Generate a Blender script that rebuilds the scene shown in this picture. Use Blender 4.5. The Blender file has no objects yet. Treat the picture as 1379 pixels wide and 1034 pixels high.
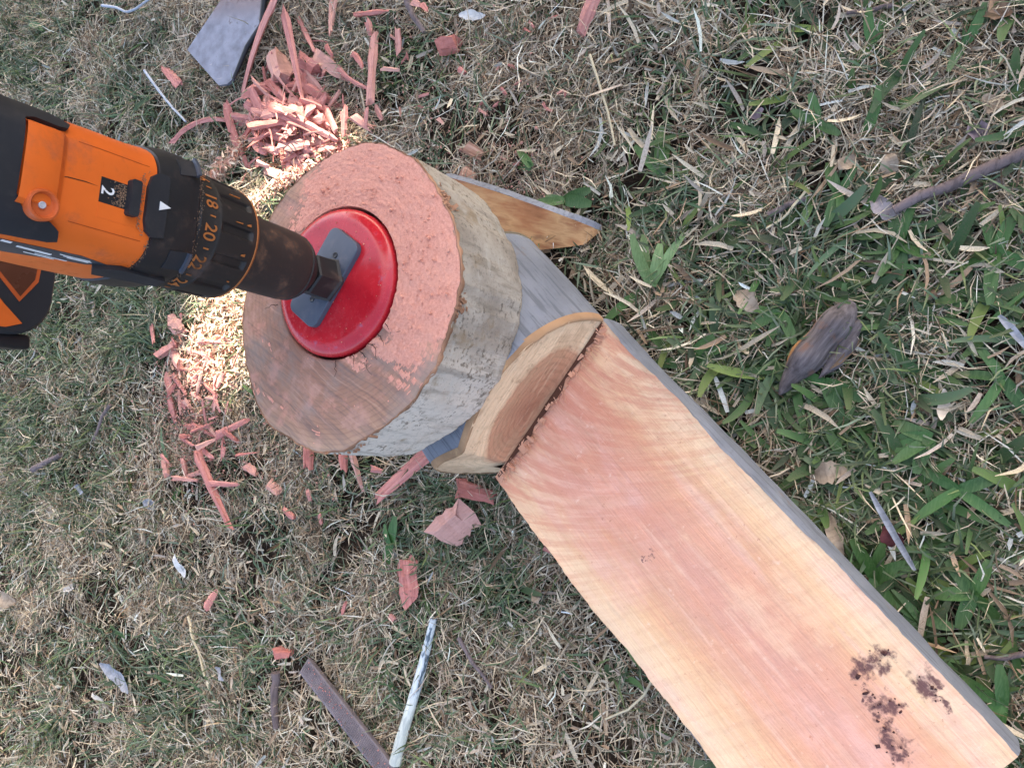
import bpy, bmesh, math, random
import numpy as np
from mathutils import Vector, Matrix, Quaternion
from mathutils.geometry import delaunay_2d_cdt

random.seed(7)
rng = np.random.default_rng(11)
scene = bpy.context.scene
COL = scene.collection

# ------------------------------------------------------------------ camera
F, CX, CY = 1050.0, 689.5, 517.0           # focal length and centre in photo pixels (1379 x 1034)
H = 0.60                                   # camera height
_n = np.array([610.0, -123.0, -F]); _z = -_n / np.linalg.norm(_n)
_v = np.array([0, 0, -1.0]); _y = _v - (_v @ _z) * _z; _y /= np.linalg.norm(_y)
_x = np.cross(_y, _z)
RM = np.array([_x, _y, _z])                # camera -> world
CAM = np.array([0.0, 0.0, H])
cd = bpy.data.cameras.new('camera'); cam = bpy.data.objects.new('camera', cd); COL.objects.link(cam)
cd.sensor_fit = 'HORIZONTAL'; cd.sensor_width = 36.0; cd.lens = F / 1379.0 * 36.0
cd.clip_start = 0.01; cd.clip_end = 200.0
cam.matrix_world = Matrix.Translation(Vector(CAM)) @ Matrix([list(r) for r in RM]).to_4x4()
scene.camera = cam

# ------------------------------------------------------------------ world, sun, exposure
SUN = Vector((0.80, 0.12, 0.62)).normalized()      # towards the sun
world = bpy.data.worlds.new('World'); scene.world = world; world.use_nodes = True
wn = world.node_tree.nodes; wl = world.node_tree.links
sky = wn.new('ShaderNodeTexSky'); sky.sky_type = 'NISHITA'; sky.sun_disc = False
sky.sun_elevation = math.asin(SUN.z); sky.sun_rotation = math.atan2(SUN.x, SUN.y)
sky.air_density = 0.85; sky.dust_density = 5.0; sky.ozone_density = 0.3
bg = wn['Background']; bg.inputs['Strength'].default_value = 0.15
wl.new(sky.outputs['Color'], bg.inputs['Color'])
sd = bpy.data.lights.new('sun', 'SUN'); sd.energy = 5.0; sd.angle = math.radians(0.5); sd.color = (1.0, 0.92, 0.78)
sun = bpy.data.objects.new('sun', sd); COL.objects.link(sun)
sun.rotation_euler = SUN.to_track_quat('Z', 'Y').to_euler(); sun.location = (4, 1, 4)
vs = scene.view_settings
vs.view_transform = 'Standard'; vs.look = 'None'; vs.exposure = 2.32; vs.gamma = 1.0; vs.use_curve_mapping = False
scene.render.engine = 'CYCLES'

# ------------------------------------------------------------------ helpers: places
def ray(px, py):
    return RM @ np.array([px - CX, -(py - CY), -F])
def at(px, py, z=0.0):
    d = ray(px, py); return CAM + d * ((z - H) / d[2])
def proj(p):
    q = RM.T @ (np.asarray(p, float) - CAM); return CX + F * q[0] / -q[2], CY - F * q[1] / -q[2], -q[2]
def pxm(px, py, z=0.0):                     # pixels per metre there
    return F / proj(at(px, py, z))[2]

# value noise
_perm = rng.random((256, 256))
def vnoise(x, y):
    x = np.asarray(x, float); y = np.asarray(y, float)
    xi = np.floor(x).astype(int); yi = np.floor(y).astype(int)
    fx = x - xi; fy = y - yi; fx = fx * fx * (3 - 2 * fx); fy = fy * fy * (3 - 2 * fy)
    a = _perm[xi % 256, yi % 256]; b = _perm[(xi + 1) % 256, yi % 256]
    c = _perm[xi % 256, (yi + 1) % 256]; d = _perm[(xi + 1) % 256, (yi + 1) % 256]
    return (a * (1 - fx) + b * fx) * (1 - fy) + (c * (1 - fx) + d * fx) * fy
def fbm(x, y, o=4):
    s = 0; a = 0.5
    for k in range(o):
        s = s + a * vnoise(np.asarray(x) * 2 ** k + 17.3 * k, np.asarray(y) * 2 ** k + 5.1 * k); a *= 0.5
    return s / (1 - 0.5 ** o)
def inpoly(x, y, poly):
    x = np.asarray(x); y = np.asarray(y); r = np.zeros(x.shape, bool); n = len(poly)
    for i in range(n):
        x0, y0 = poly[i][:2]; x1, y1 = poly[(i + 1) % n][:2]
        c = ((y0 > y) != (y1 > y)) & (x < (x1 - x0) * (y - y0) / (y1 - y0 + 1e-12) + x0); r ^= c
    return r
def segdist(x, y, poly):
    d = np.full(np.shape(x), 1e9); n = len(poly)
    for i in range(n):
        x0, y0 = poly[i][:2]; x1, y1 = poly[(i + 1) % n][:2]
        dx, dy = x1 - x0, y1 - y0; t = np.clip(((x - x0) * dx + (y - y0) * dy) / (dx * dx + dy * dy + 1e-12), 0, 1)
        d = np.minimum(d, np.hypot(x - x0 - t * dx, y - y0 - t * dy))
    return d
def gz(x, y):                               # ground height
    return (fbm(np.asarray(x) * 9 + 40, np.asarray(y) * 9 + 40, 3) - 0.5) * 0.020

# ------------------------------------------------------------------ helpers: objects
def link(name, me, mat=None, parent=None):
    o = bpy.data.objects.new(name, me); COL.objects.link(o)
    if mat is not None and me is not None: me.materials.append(mat)
    if parent is not None: o.parent = parent
    return o
def tag(o, label=None, cat=None, group=None, kind=None):
    if label: o['label'] = label
    if cat: o['category'] = cat
    if group: o['group'] = group
    if kind: o['kind'] = kind
    return o
def empty(name, loc=(0, 0, 0), mw=None):
    o = bpy.data.objects.new(name, None); COL.objects.link(o); o.empty_display_size = 0.02
    if mw is not None: o.matrix_world = mw
    else: o.location = loc
    return o
def mesh(name, verts, faces, smooth=True):
    me = bpy.data.meshes.new(name); me.from_pydata([tuple(map(float, v)) for v in verts], [], faces)
    me.validate(); me.update()
    if smooth: me.polygons.foreach_set('use_smooth', [True] * len(me.polygons))
    return me
def quads_np(name, V, Q, colors=None, smooth=False):
    me = bpy.data.meshes.new(name); nv, nq = len(V), len(Q)
    me.vertices.add(nv); me.vertices.foreach_set('co', V.astype(np.float32).ravel())
    me.loops.add(nq * 4); me.loops.foreach_set('vertex_index', Q.astype(np.int32).ravel())
    me.polygons.add(nq); me.polygons.foreach_set('loop_start', np.arange(0, nq * 4, 4, dtype=np.int32))
    if smooth: me.polygons.foreach_set('use_smooth', np.ones(nq, bool))
    me.update(calc_edges=True)
    if colors is not None:
        at_ = me.color_attributes.new('tint', 'FLOAT_COLOR', 'POINT')
        c = np.ones((nv, 4), np.float32); c[:, :3] = colors; at_.data.foreach_set('color', c.ravel())
    return me
def autosmooth(me, ang=35):
    me.set_sharp_from_angle(angle=math.radians(ang)); return me
def box_bm(bm, c, s, rot=None, bevel=0.0):
    r = bmesh.ops.create_cube(bm, size=1.0); vs_ = r['verts']
    M = Matrix.Translation(Vector(c)) @ (rot.to_4x4() if rot else Matrix()) @ Matrix.Diagonal((*s, 1))
    bmesh.ops.transform(bm, matrix=M, verts=vs_)
    if bevel:
        es = list({e for v in vs_ for e in v.link_edges})
        bmesh.ops.bevel(bm, geom=es, offset=bevel, segments=3, profile=0.5, affect='EDGES')
def bm_mesh(name, bm, ang=35):
    me = bpy.data.meshes.new(name); bm.to_mesh(me); bm.free()
    me.polygons.foreach_set('use_smooth', [True] * len(me.polygons)); autosmooth(me, ang); return me
def lathe(name, prof, n=96, rfun=None, ang=35, cap=True):
    """prof: list of (r, z)."""
    V = []; Fc = []
    for (r, z) in prof:
        for k in range(n):
            th = 2 * math.pi * k / n; rr = rfun(r, z, th) if rfun else r
            V.append((rr * math.cos(th), rr * math.sin(th), z))
    m = len(prof)
    for i in range(m - 1):
        for k in range(n):
            a = i * n + k; b = i * n + (k + 1) % n; Fc.append((a, b, b + n, a + n))
    if cap:
        Fc.append(tuple(range(n - 1, -1, -1))); Fc.append(tuple(range((m - 1) * n, m * n)))
    return autosmooth(mesh(name, V, Fc), ang)
def tube(name, pts, rad, n=8, seed=0, rough=0.0, flat=1.0):
    """A tapering limb along pts."""
    r_ = random.Random(seed); pts = [Vector(p) for p in pts]; V = []; Fc = []
    for i, p in enumerate(pts):
        t = (pts[min(i + 1, len(pts) - 1)] - pts[max(i - 1, 0)]).normalized()
        a = t.cross(Vector((0, 0, 1)));
        if a.length < 1e-3: a = Vector((1, 0, 0))
        a.normalize(); b = a.cross(t)
        R = rad[i] if isinstance(rad, (list, tuple)) else rad
        for k in range(n):
            th = 2 * math.pi * k / n; q = R * (1 + r_.uniform(-rough, rough))
            V.append(p + a * (q * math.cos(th)) + b * (q * math.sin(th) * flat))
    for i in range(len(pts) - 1):
        for k in range(n):
            x = i * n + k; y = i * n + (k + 1) % n; Fc.append((x, y, y + n, x + n))
    Fc.append(tuple(range(n - 1, -1, -1))); Fc.append(tuple(range((len(pts) - 1) * n, len(pts) * n)))
    return autosmooth(mesh(name, V, Fc), 50)
def patch(name, poly, surf, off, depth, step=0.003, smooth_rim=False):
    """A sheet with the 2-D outline poly laid on surf(a, b, offset), with its own thickness."""
    bd = []
    n = len(poly)
    for i in range(n):
        p, q = Vector(poly[i]), Vector(poly[(i + 1) % n]); k = max(1, int((q - p).length / step))
        for j in range(k): bd.append(p.lerp(q, j / k))
    nb = len(bd); pts = list(bd)
    xs = [p.x for p in bd]; ys = [p.y for p in bd]
    gx, gy = np.meshgrid(np.arange(min(xs) + step / 2, max(xs), step), np.arange(min(ys) + step / 2, max(ys), step))
    gx = gx.ravel(); gy = gy.ravel()
    if len(gx):
        ok = inpoly(gx, gy, bd) & (segdist(gx, gy, bd) > step * 0.45)
        pts += [Vector((a, b)) for a, b in zip(gx[ok], gy[ok])]
    ed = [(i, (i + 1) % nb) for i in range(nb)]
    vs2, _, fs, *_ = delaunay_2d_cdt(pts, ed, [list(range(nb))], 1, 1e-7)
    V = [surf(p.x, p.y, off) for p in vs2]; Fc = [list(f) for f in fs]
    base = len(V)
    # rim
    V2 = [surf(p.x, p.y, off) for p in bd] + [surf(p.x, p.y, off - depth) for p in bd]
    for i in range(nb):
        j = (i + 1) % nb; Fc.append([base + i, base + nb + i, base + nb + j, base + j])
    me = mesh(name, V + V2, Fc, smooth=False)
    bm = bmesh.new(); bm.from_mesh(me); bmesh.ops.remove_doubles(bm, verts=bm.verts, dist=1e-6)
    bmesh.ops.recalc_face_normals(bm, faces=bm.faces); bm.to_mesh(me); bm.free()
    me.polygons.foreach_set('use_smooth', [True] * len(me.polygons)); autosmooth(me, 40)
    return me
def text_mesh(name, s, size, fmap):
    cu = bpy.data.curves.new('t', 'FONT'); cu.body = s; cu.size = size; cu.align_x = 'CENTER'; cu.align_y = 'CENTER'
    cu.offset = size * 0.012
    ob = bpy.data.objects.new('t', cu); COL.objects.link(ob)
    dg = bpy.context.evaluated_depsgraph_get(); me = bpy.data.meshes.new_from_object(ob.evaluated_get(dg))
    bpy.data.objects.remove(ob); bpy.data.curves.remove(cu)
    bm = bmesh.new(); bm.from_mesh(me)
    bmesh.ops.triangulate(bm, faces=bm.faces)
    for v in bm.verts: v.co = Vector(fmap(v.co.x, v.co.y))
    bm.to_mesh(me); bm.free(); me.name = name; me.materials.clear()
    return me

# ------------------------------------------------------------------ helpers: materials
class NT:
    def __init__(s, name, rough=0.7, spec=0.4):
        s.m = bpy.data.materials.new(name); s.m.use_nodes = True; s.t = s.m.node_tree; s.n = s.t.nodes
        s.b = s.n['Principled BSDF']; s.b.inputs['Roughness'].default_value = rough
        s.b.inputs['Specular IOR Level'].default_value = spec
    def new(s, t, **kw):
        n = s.n.new(t)
        for k, v in kw.items():
            if hasattr(n, k): setattr(n, k, v)
        return n
    def set(s, sock, v):
        if hasattr(v, 'is_linked') or hasattr(v, 'links'): s.t.links.new(v, sock)
        else: sock.default_value = v
    def co(s, scale=(1, 1, 1), rot=(0, 0, 0), loc=(0, 0, 0)):
        tc = s.new('ShaderNodeTexCoord'); mp = s.new('ShaderNodeMapping')
        s.t.links.new(tc.outputs['Object'], mp.inputs['Vector'])
        mp.inputs['Scale'].default_value = scale; mp.inputs['Rotation'].default_value = rot; mp.inputs['Location'].default_value = loc
        return mp.outputs['Vector']
    def noise(s, co, scale, detail=5, rough=0.55, dist=0.0, out='Fac'):
        n = s.new('ShaderNodeTexNoise'); s.set(n.inputs['Vector'], co)
        n.inputs['Scale'].default_value = scale; n.inputs['Detail'].default_value = detail
        n.inputs['Roughness'].default_value = rough; n.inputs['Distortion'].default_value = dist
        return n.outputs[out]
    def wave(s, co, scale, dist=2.0, detail=2, dscale=1.0, typ='BANDS', dirn='X'):
        n = s.new('ShaderNodeTexWave'); n.wave_type = typ
        if typ == 'BANDS': n.bands_direction = dirn
        else: n.rings_direction = dirn
        s.set(n.inputs['Vector'], co); n.inputs['Scale'].default_value = scale; n.inputs['Distortion'].default_value = dist
        n.inputs['Detail'].default_value = detail; n.inputs['Detail Scale'].default_value = dscale
        return n.outputs['Fac']
    def vor(s, co, scale, feat='F1', rnd=1.0):
        n = s.new('ShaderNodeTexVoronoi'); n.feature = feat; s.set(n.inputs['Vector'], co)
        n.inputs['Scale'].default_value = scale; n.inputs['Randomness'].default_value = rnd
        return n.outputs['Distance']
    def ramp(s, fac, stops, interp='LINEAR'):
        r = s.new('ShaderNodeValToRGB'); s.set(r.inputs['Fac'], fac); cr = r.color_ramp; cr.interpolation = interp
        while len(cr.elements) < len(stops): cr.elements.new(0.5)
        for e, (p, c) in zip(cr.elements, stops):
            e.position = p; e.color = (c, c, c, 1) if not hasattr(c, '__len__') else (*c[:3], 1)
        return r.outputs['Color']
    def mix(s, fac, a, b, mode='MIX'):
        n = s.new('ShaderNodeMix'); n.data_type = 'RGBA'; n.blend_type = mode
        s.set(n.inputs[0], fac)
        for sock, v in ((n.inputs[6], a), (n.inputs[7], b)):
            if hasattr(v, '__len__') and not hasattr(v, 'links'): sock.default_value = (*v[:3], 1)
            else: s.set(sock, v)
        return n.outputs[2]
    def math(s, op, a, b=0.0, c=0.0):
        n = s.new('ShaderNodeMath'); n.operation = op
        for k, v in enumerate((a, b, c)): s.set(n.inputs[k], v)
        return n.outputs[0]
    def mapr(s, v, a, b, c=0.0, d=1.0, smooth=True):
        n = s.new('ShaderNodeMapRange'); n.interpolation_type = 'SMOOTHSTEP' if smooth else 'LINEAR'
        for k, q in enumerate((v, a, b, c, d)): s.set(n.inputs[k], q)
        return n.outputs[0]
    def sep(s, co):
        n = s.new('ShaderNodeSeparateXYZ'); s.set(n.inputs[0], co); return n.outputs
    def comb(s, x, y, z):
        n = s.new('ShaderNodeCombineXYZ')
        for k, v in enumerate((x, y, z)): s.set(n.inputs[k], v)
        return n.outputs[0]
    def length(s, co):
        n = s.new('ShaderNodeVectorMath'); n.operation = 'LENGTH'; s.set(n.inputs[0], co); return n.outputs['Value']
    def attr(s, name):
        n = s.new('ShaderNodeAttribute'); n.attribute_name = name; return n.outputs['Color']
    def rand(s):
        return s.new('ShaderNodeObjectInfo').outputs['Random']
    def color(s, c): s.set(s.b.inputs['Base Color'], c if hasattr(c, 'links') else (*c, 1)); return s
    def rough(s, r): s.set(s.b.inputs['Roughness'], r); return s
    def bump(s, h, strength=0.3, dist=0.001):
        n = s.new('ShaderNodeBump'); s.set(n.inputs['Height'], h); n.inputs['Strength'].default_value = strength
        n.inputs['Distance'].default_value = dist; s.t.links.new(n.outputs['Normal'], s.b.inputs['Normal']); return s
    def spot(s, co, c, r):                 # 1 inside a soft blob at c
        n = s.new('ShaderNodeVectorMath'); n.operation = 'DISTANCE'; s.set(n.inputs[0], co); n.inputs[1].default_value = c
        return s.mapr(n.outputs['Value'], r, r * 0.35)

def M_plain(name, c, rough=0.5, spec=0.4, grain=250, dust=None, dustamt=0.5, var=0.12, bump=0.15):
    m = NT(name, rough, spec); co = m.co()
    n = m.noise(co, grain, 4); k = m.noise(co, 28, 4)
    base = m.mix(m.mapr(k, 0.3, 0.7), tuple(x * (1 - var) for x in c), tuple(min(1, x * (1 + var)) for x in c))
    if dust:
        d = m.math('MULTIPLY', m.mapr(m.noise(co, 60, 6, 0.7), 0.52, 0.75), dustamt)
        base = m.mix(d, base, dust)
        m.rough(m.mapr(d, 0, 0.5, rough, min(1, rough + 0.35)))
    else: m.rough(m.mapr(k, 0.3, 0.7, rough * 0.85, min(1, rough * 1.2)))
    m.color(base).bump(n, bump, 0.0004)
    return m.m

MAT = {}
# lawn
m = NT('grass_blades', 0.6, 0.25); co = m.co()
m.color(m.mix(m.mapr(m.noise(co, 900, 2), 0.3, 0.7, 0, 0.35), m.attr('tint'), (0.12, 0.09, 0.06)))
MAT['grass'] = m.m
m = NT('soil', 0.95, 0.1); co = m.co()
m.color(m.ramp(m.noise(co, 120, 6, 0.65), [(0.3, (0.012, 0.008, 0.005)), (0.5, (0.030, 0.020, 0.013)), (0.7, (0.080, 0.056, 0.036))]))
m.bump(m.noise(co, 300, 6), 0.8, 0.004)
MAT['soil'] = m.m

# ------------------------------------------------------------------ ground and lawn
def ground_mesh():
    xs = np.concatenate([np.linspace(-30, -1.1, 12), np.linspace(-1, 0.9, 120), np.linspace(1, 30, 12)])
    ys = np.concatenate([np.linspace(-30, -0.6, 12), np.linspace(-0.5, 1.9, 150), np.linspace(2, 30, 12)])
    X, Y = np.meshgrid(xs, ys, indexing='ij'); Z = gz(X, Y)
    V = np.stack([X, Y, Z], -1).reshape(-1, 3); ny = len(ys)
    i, j = np.meshgrid(np.arange(len(xs) - 1), np.arange(ny - 1), indexing='ij'); a = (i * ny + j).ravel()
    return quads_np('ground', V, np.stack([a, a + ny, a + ny + 1, a + 1], -1), smooth=True)
tag(link('ground', ground_mesh(), MAT['soil']), kind='structure')

# log frame (also keeps the grass out from under the log)
LOG_D = np.array([math.cos(math.radians(-124.7)), math.sin(math.radians(-124.7)), 0.0])
LOG_X = np.array([LOG_D[1], -LOG_D[0], 0.0])            # local x, so that x cross y = up
_A = at(810, 430, .07); _B = at(668, 640, .07); LOG_O = (_A + _B) / 2; LOG_O[2] = 0.0
if (_B - _A) @ LOG_X < 0: raise RuntimeError('log frame')
LOG_M = Matrix(((LOG_X[0], LOG_D[0], 0, LOG_O[0]), (LOG_X[1], LOG_D[1], 0, LOG_O[1]), (0, 0, 1, 0), (0, 0, 0, 1)))
def to_log(p):
    q = np.asarray(p) - LOG_O; return q @ LOG_X, q @ LOG_D, q[2]

corners = [at(-60, -60), at(1440, -60), at(1440, 1095), at(-60, 1095)]
cen = sum(corners) / 4
VIS = [tuple((cen + (c - cen) * 1.12)[:2]) for c in corners]
VIS2 = [tuple((cen + (c - cen) * 1.55)[:2]) for c in corners]
_vx = [p[0] for p in VIS2]; _vy = [p[1] for p in VIS2]

GREEN = [(1180, 560, 190, 1.0), (1050, 480, 130, .8), (1290, 720, 190, 1.0), (1180, 900, 160, .9), (1000, 370, 110, .5), (1340, 560, 120, .7),
         (50, 620, 120, .9), (20, 60, 110, .6), (180, 90, 120, .35), (230, 150, 80, .35), (620, 760, 110, .6), (760, 900, 140, .4),
         (180, 420, 100, .8), (90, 470, 70, .7), (300, 930, 140, .4), (520, 930, 90, .5), (100, 780, 110, .3), (900, 320, 80, .5), (1130, 340, 120, .4),
         (480, 120, 80, .5), (60, 960, 110, .4), (1330, 320, 100, .4), (640, 640, 80, .6)]
def green_field(x, y):
    # world -> photo pixels, vectorised
    P = np.stack([x, y, np.zeros_like(x)], -1) - CAM; q = P @ RM
    d = np.maximum(-q[..., 2], 0.05); px = CX + F * q[..., 0] / d; py = CY - F * q[..., 1] / d
    g = np.full(np.shape(x), 0.15)
    for (a, b, r, k) in GREEN: g = np.maximum(g, k * np.exp(-((px - a) ** 2 + (py - b) ** 2) / (2 * (r * .75) ** 2)))
    return g, px, py
def scatter(n, weight=None, outer=0.25):
    out = []
    tot = 0
    while tot < n:
        x = rng.uniform(min(_vx), max(_vx), n); y = rng.uniform(min(_vy), max(_vy), n)
        p = np.where(inpoly(x, y, VIS), 1.0, np.where(inpoly(x, y, VIS2), outer, 0.0))
        if weight is not None: p = p * weight(x, y)
        q = np.stack([x, y, np.zeros(n)], -1) - LOG_O
        lx, ly = q @ LOG_X, q @ LOG_D
        p = np.where((np.abs(lx) < 0.066) & (ly > -0.125) & (ly < 0.365), 0, p)
        k = rng.random(n) < p; out.append(np.stack([x[k], y[k]], -1)); tot += k.sum()
    return np.concatenate(out)[:n]
def blades(xy, z0, L, w, az, el, curl, k, col, fold=0.0, roll=0.6, wander=0.5, tipdry=0.0, tip=.12):
    n = len(xy); g = gz(xy[:, 0], xy[:, 1]); p = np.stack([xy[:, 0], xy[:, 1], g + z0], -1)
    rl = rng.normal(0, roll, n); daz = rng.normal(0, wander, n); prof = np.interp(np.linspace(0, 1, k + 1), [0, .3, .7, 1], [.75, 1, .9 if tip > .2 else .85, tip])
    cols = 3 if fold else 2; V = np.zeros((n, k + 1, cols, 3)); C = np.zeros((n, k + 1, cols, 3))
    for i in range(k + 1):
        e = el + curl * i / k; a = az + daz * i / k
        t = np.stack([np.cos(e) * np.cos(a), np.cos(e) * np.sin(a), np.sin(e)], -1)
        h = np.stack([-np.sin(a), np.cos(a), 0 * a], -1); nn = np.stack([-np.sin(e) * np.cos(a), -np.sin(e) * np.sin(a), np.cos(e)], -1)
        wv = (h * np.cos(rl)[:, None] + nn * np.sin(rl)[:, None]) * (w * prof[i] / 2)[:, None]
        V[:, i, 0] = p - wv; V[:, i, -1] = p + wv
        if fold:
            nv = np.cross(wv, t); nv /= np.linalg.norm(nv, axis=1, keepdims=True) + 1e-9
            V[:, i, 1] = p + nv * (w * prof[i] * fold)[:, None] * np.where(nv[:, 2:3] > 0, -1, 1)
        cc = col * (1 - tipdry * (i / k) ** 2) + np.array([.34, .28, .16]) * (tipdry * (i / k) ** 2)
        C[:, i] = cc[:, None, :]
        if i < k: p = p + t * (L / k)[:, None]
        p[:, 2] = np.maximum(p[:, 2], g + 0.0008)
    V = V.reshape(-1, 3); C = C.reshape(-1, 3)
    base = (np.arange(n) * (k + 1) * cols)[:, None]; q = []
    for i in range(k):
        for c in range(cols - 1):
            a = base[:, 0] + i * cols + c; q.append(np.stack([a, a + 1, a + 1 + cols, a + cols], -1))
    return V, np.concatenate(q), C
def pick(pal, n, wts=None, jit=0.18):
    pal = np.array(pal); k = rng.choice(len(pal), n, p=wts); return np.clip(pal[k] * (1 + rng.normal(0, jit, (n, 1))), .004, .95)
def stuff(name, parts, label, cat):
    V, Q, C = [], [], []; o = 0
    for v, q, c in parts: V.append(v); Q.append(q + o); C.append(c); o += len(v)
    me = quads_np(name, np.concatenate(V), np.concatenate(Q), np.concatenate(C))
    return tag(link(name, me, MAT['grass']), label, cat, kind='stuff')

STRAW = [(.66, .54, .36), (.54, .44, .30), (.35, .235, .14), (.13, .078, .042), (.82, .74, .57), (.47, .38, .29)]
def swirl(xy): return fbm(xy[:, 0] * 5, xy[:, 1] * 5, 2) * 14
def thatch_w(x, y):
    q = fbm(x * 26 + 3, y * 26, 3); g = green_field(x, y)[0]
    return np.clip((.08 + 3.4 * np.clip(q - .37, 0, 1)) * (1.05 - .45 * g), .06, 1)
N1 = 250000; xy = scatter(N1, thatch_w)
th = blades(xy, rng.random(N1) ** 1.4 * .013, rng.uniform(.006, .027, N1) * rng.choice([.7, 1, 1.5], N1), rng.uniform(.0005, .0014, N1), swirl(xy) + rng.normal(0, 1.6, N1),
            rng.normal(.16, .32, N1), rng.normal(-.15, .75, N1), 2, pick(STRAW, N1, [.24, .22, .18, .15, .11, .10]), roll=.7, wander=.6)
N2 = 8000; xy = scatter(N2)
fl = blades(xy, .003 + rng.random(N2) * .012, rng.uniform(.006, .022, N2), rng.uniform(.0018, .0038, N2), rng.uniform(0, 6.28, N2), rng.normal(.05, .25, N2),
            rng.normal(0, .4, N2), 2, pick(STRAW + [(.42, .42, .36)], N2, [.17, .24, .2, .1, .08, .11, .1]), fold=.25, roll=.4, wander=.3)
N5 = 1200; xy = scatter(N5, lambda x, y: np.clip((green_field(x, y)[1] - 620) / 260, .05, 1) * (.25 + .9 * (fbm(x * 17, y * 17 + 5, 2) > .48)), outer=.4)
fb = blades(xy, .006 + rng.random(N5) * .012, rng.uniform(.010, .040, N5), rng.uniform(.0018, .0046, N5), swirl(xy) + rng.normal(0, 1.2, N5), rng.normal(.08, .22, N5),
            rng.normal(-.1, .4, N5), 3, pick(STRAW + [(.46, .47, .42), (.40, .41, .38)], N5, [.18, .2, .22, .12, .06, .14, .04, .04]), fold=.22, roll=.5, wander=.4)
stuff('dry_thatch', [th, fl, fb], 'matted dry straw and thatch covering the lawn', 'dry grass')

FINE = [(.050, .120, .048), (.085, .155, .072), (.17, .235, .145), (.026, .072, .028), (.12, .19, .055)]
N3 = 42000; xy = scatter(N3, lambda x, y: np.clip(green_field(x, y)[0] * (0.35 + 1.3 * (fbm(x * 22, y * 22, 3) > .47)), .03, 1))
fg = blades(xy, rng.random(N3) * .005, rng.uniform(.012, .040, N3), rng.uniform(.0009, .0021, N3), swirl(xy) + rng.normal(0, 1.5, N3), rng.normal(.62, .35, N3),
            rng.normal(-.75, .5, N3), 3, pick(FINE, N3, [.25, .25, .18, .2, .12]), roll=.5, wander=.6, tipdry=.35)
stuff('lawn_grass', [fg], 'short fine green grass growing through the thatch', 'grass')

BROAD = [(.024, .074, .018), (.045, .118, .026), (.015, .046, .015), (.070, .130, .058), (.11, .17, .032)]
def broad_w(x, y):
    g, px, py = green_field(x, y); r = np.clip((px - 760) / 300, 0.04, 1)
    return np.clip(g * r * (0.15 + 1.4 * (fbm(x * 14 + 9, y * 14, 2) > .46)), 0, 1)
N4 = 2300; xy = scatter(N4, broad_w, outer=.4)
bg_ = blades(xy, .002 + rng.random(N4) * .006, rng.uniform(.016, .050, N4), rng.uniform(.0026, .0085, N4), rng.uniform(0, 6.28, N4), rng.normal(.22, .25, N4),
             rng.normal(-.35, .4, N4), 5, pick(BROAD, N4, [.3, .27, .2, .15, .08]), fold=.16, roll=.35, wander=.5, tipdry=.12, tip=.42)
stuff('broad_grass', [bg_], 'broad bladed green grass growing thickly beside the log', 'grass')

# ------------------------------------------------------------------ wood materials
def stain(m, co, pts):
    s = None
    for (c, r) in pts:
        q = m.spot(co, c, r); s = q if s is None else m.math('MAXIMUM', s, q)
    return s
HP = 0.070                                  # height of the sawn face
# sawn face of the log: pink heart, cream sapwood edges, saw streaks
m = NT('sawn_log_face', 0.62, 0.35); co = m.co()
sx, sy, sz = m.sep(co)
warp = m.noise(m.co((9, 3.0, 9)), 1.0, 3)
xw = m.math('ADD', sx, m.math('MULTIPLY', m.math('SUBTRACT', warp, .5), .045))
edge = m.math('ABSOLUTE', xw)
grain = m.noise(m.co((260, 9, 30)), 1.0, 5, .6)
grain2 = m.noise(m.co((700, 30, 60)), 1.0, 4, .6)
fine = m.noise(co, 160, 5, .65)
tone = m.math('ADD', edge, m.math('MULTIPLY', m.math('SUBTRACT', grain, .5), .030))
c = m.ramp(m.mapr(tone, 0, .075, 0, 1, False), [(.0, (.61, .30, .205)), (.30, (.63, .32, .20)), (.52, (.65, .345, .19)), (.70, (.70, .43, .235)), (.88, (.75, .52, .31)), (1, (.66, .45, .27))])
# long brighter and darker saw streaks, running a little across the length
st = m.noise(m.co((150, 7, 20), rot=(0, 0, .22)), 1.0, 4, .6)
c = m.mix(m.mapr(st, .52, .70, 0, .30), c, (.80, .56, .41))
c = m.mix(m.mapr(st, .46, .30, 0, .38), c, (.60, .27, .16))
bl_ = m.noise(m.co((24, 8, 8), loc=(1, 2, 3)), 1.0, 5, .65)
c = m.mix(m.mapr(bl_, .48, .64, 0, .5), c, (.74, .42, .33)); c = m.mix(m.mapr(bl_, .46, .34, 0, .5), c, (.78, .50, .31))
dg = m.noise(m.comb(m.math('ADD', m.math('MULTIPLY', sx, 30.0), m.math('MULTIPLY', sy, 26.0)), m.math('MULTIPLY', m.math('SUBTRACT', sy, m.math('MULTIPLY', sx, .55)), 150.0), 0.0), 1.0, 3, .6)
c = m.mix(m.math('MULTIPLY', m.mapr(dg, .55, .70), .14), c, (.62, .33, .22))
# curved figure around the knot near the notch
kc = m.co((1.0, .62, 1.0), loc=(-.010, -.020, 0)); kd = m.length(m.comb(m.sep(kc)[0], m.sep(kc)[1], 0.0))
rings = m.wave(m.comb(m.math('ADD', m.math('ADD', kd, m.math('MULTIPLY', grain, .006)), m.math('MULTIPLY', warp, .10)), 0.0, 0.0), 16, 4.0, 3, 9)
c = m.mix(m.math('MULTIPLY', m.mapr(rings, .55, .95), m.mapr(sy, .19, .05, 0, .30)), c, (.58, .28, .16))
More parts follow.
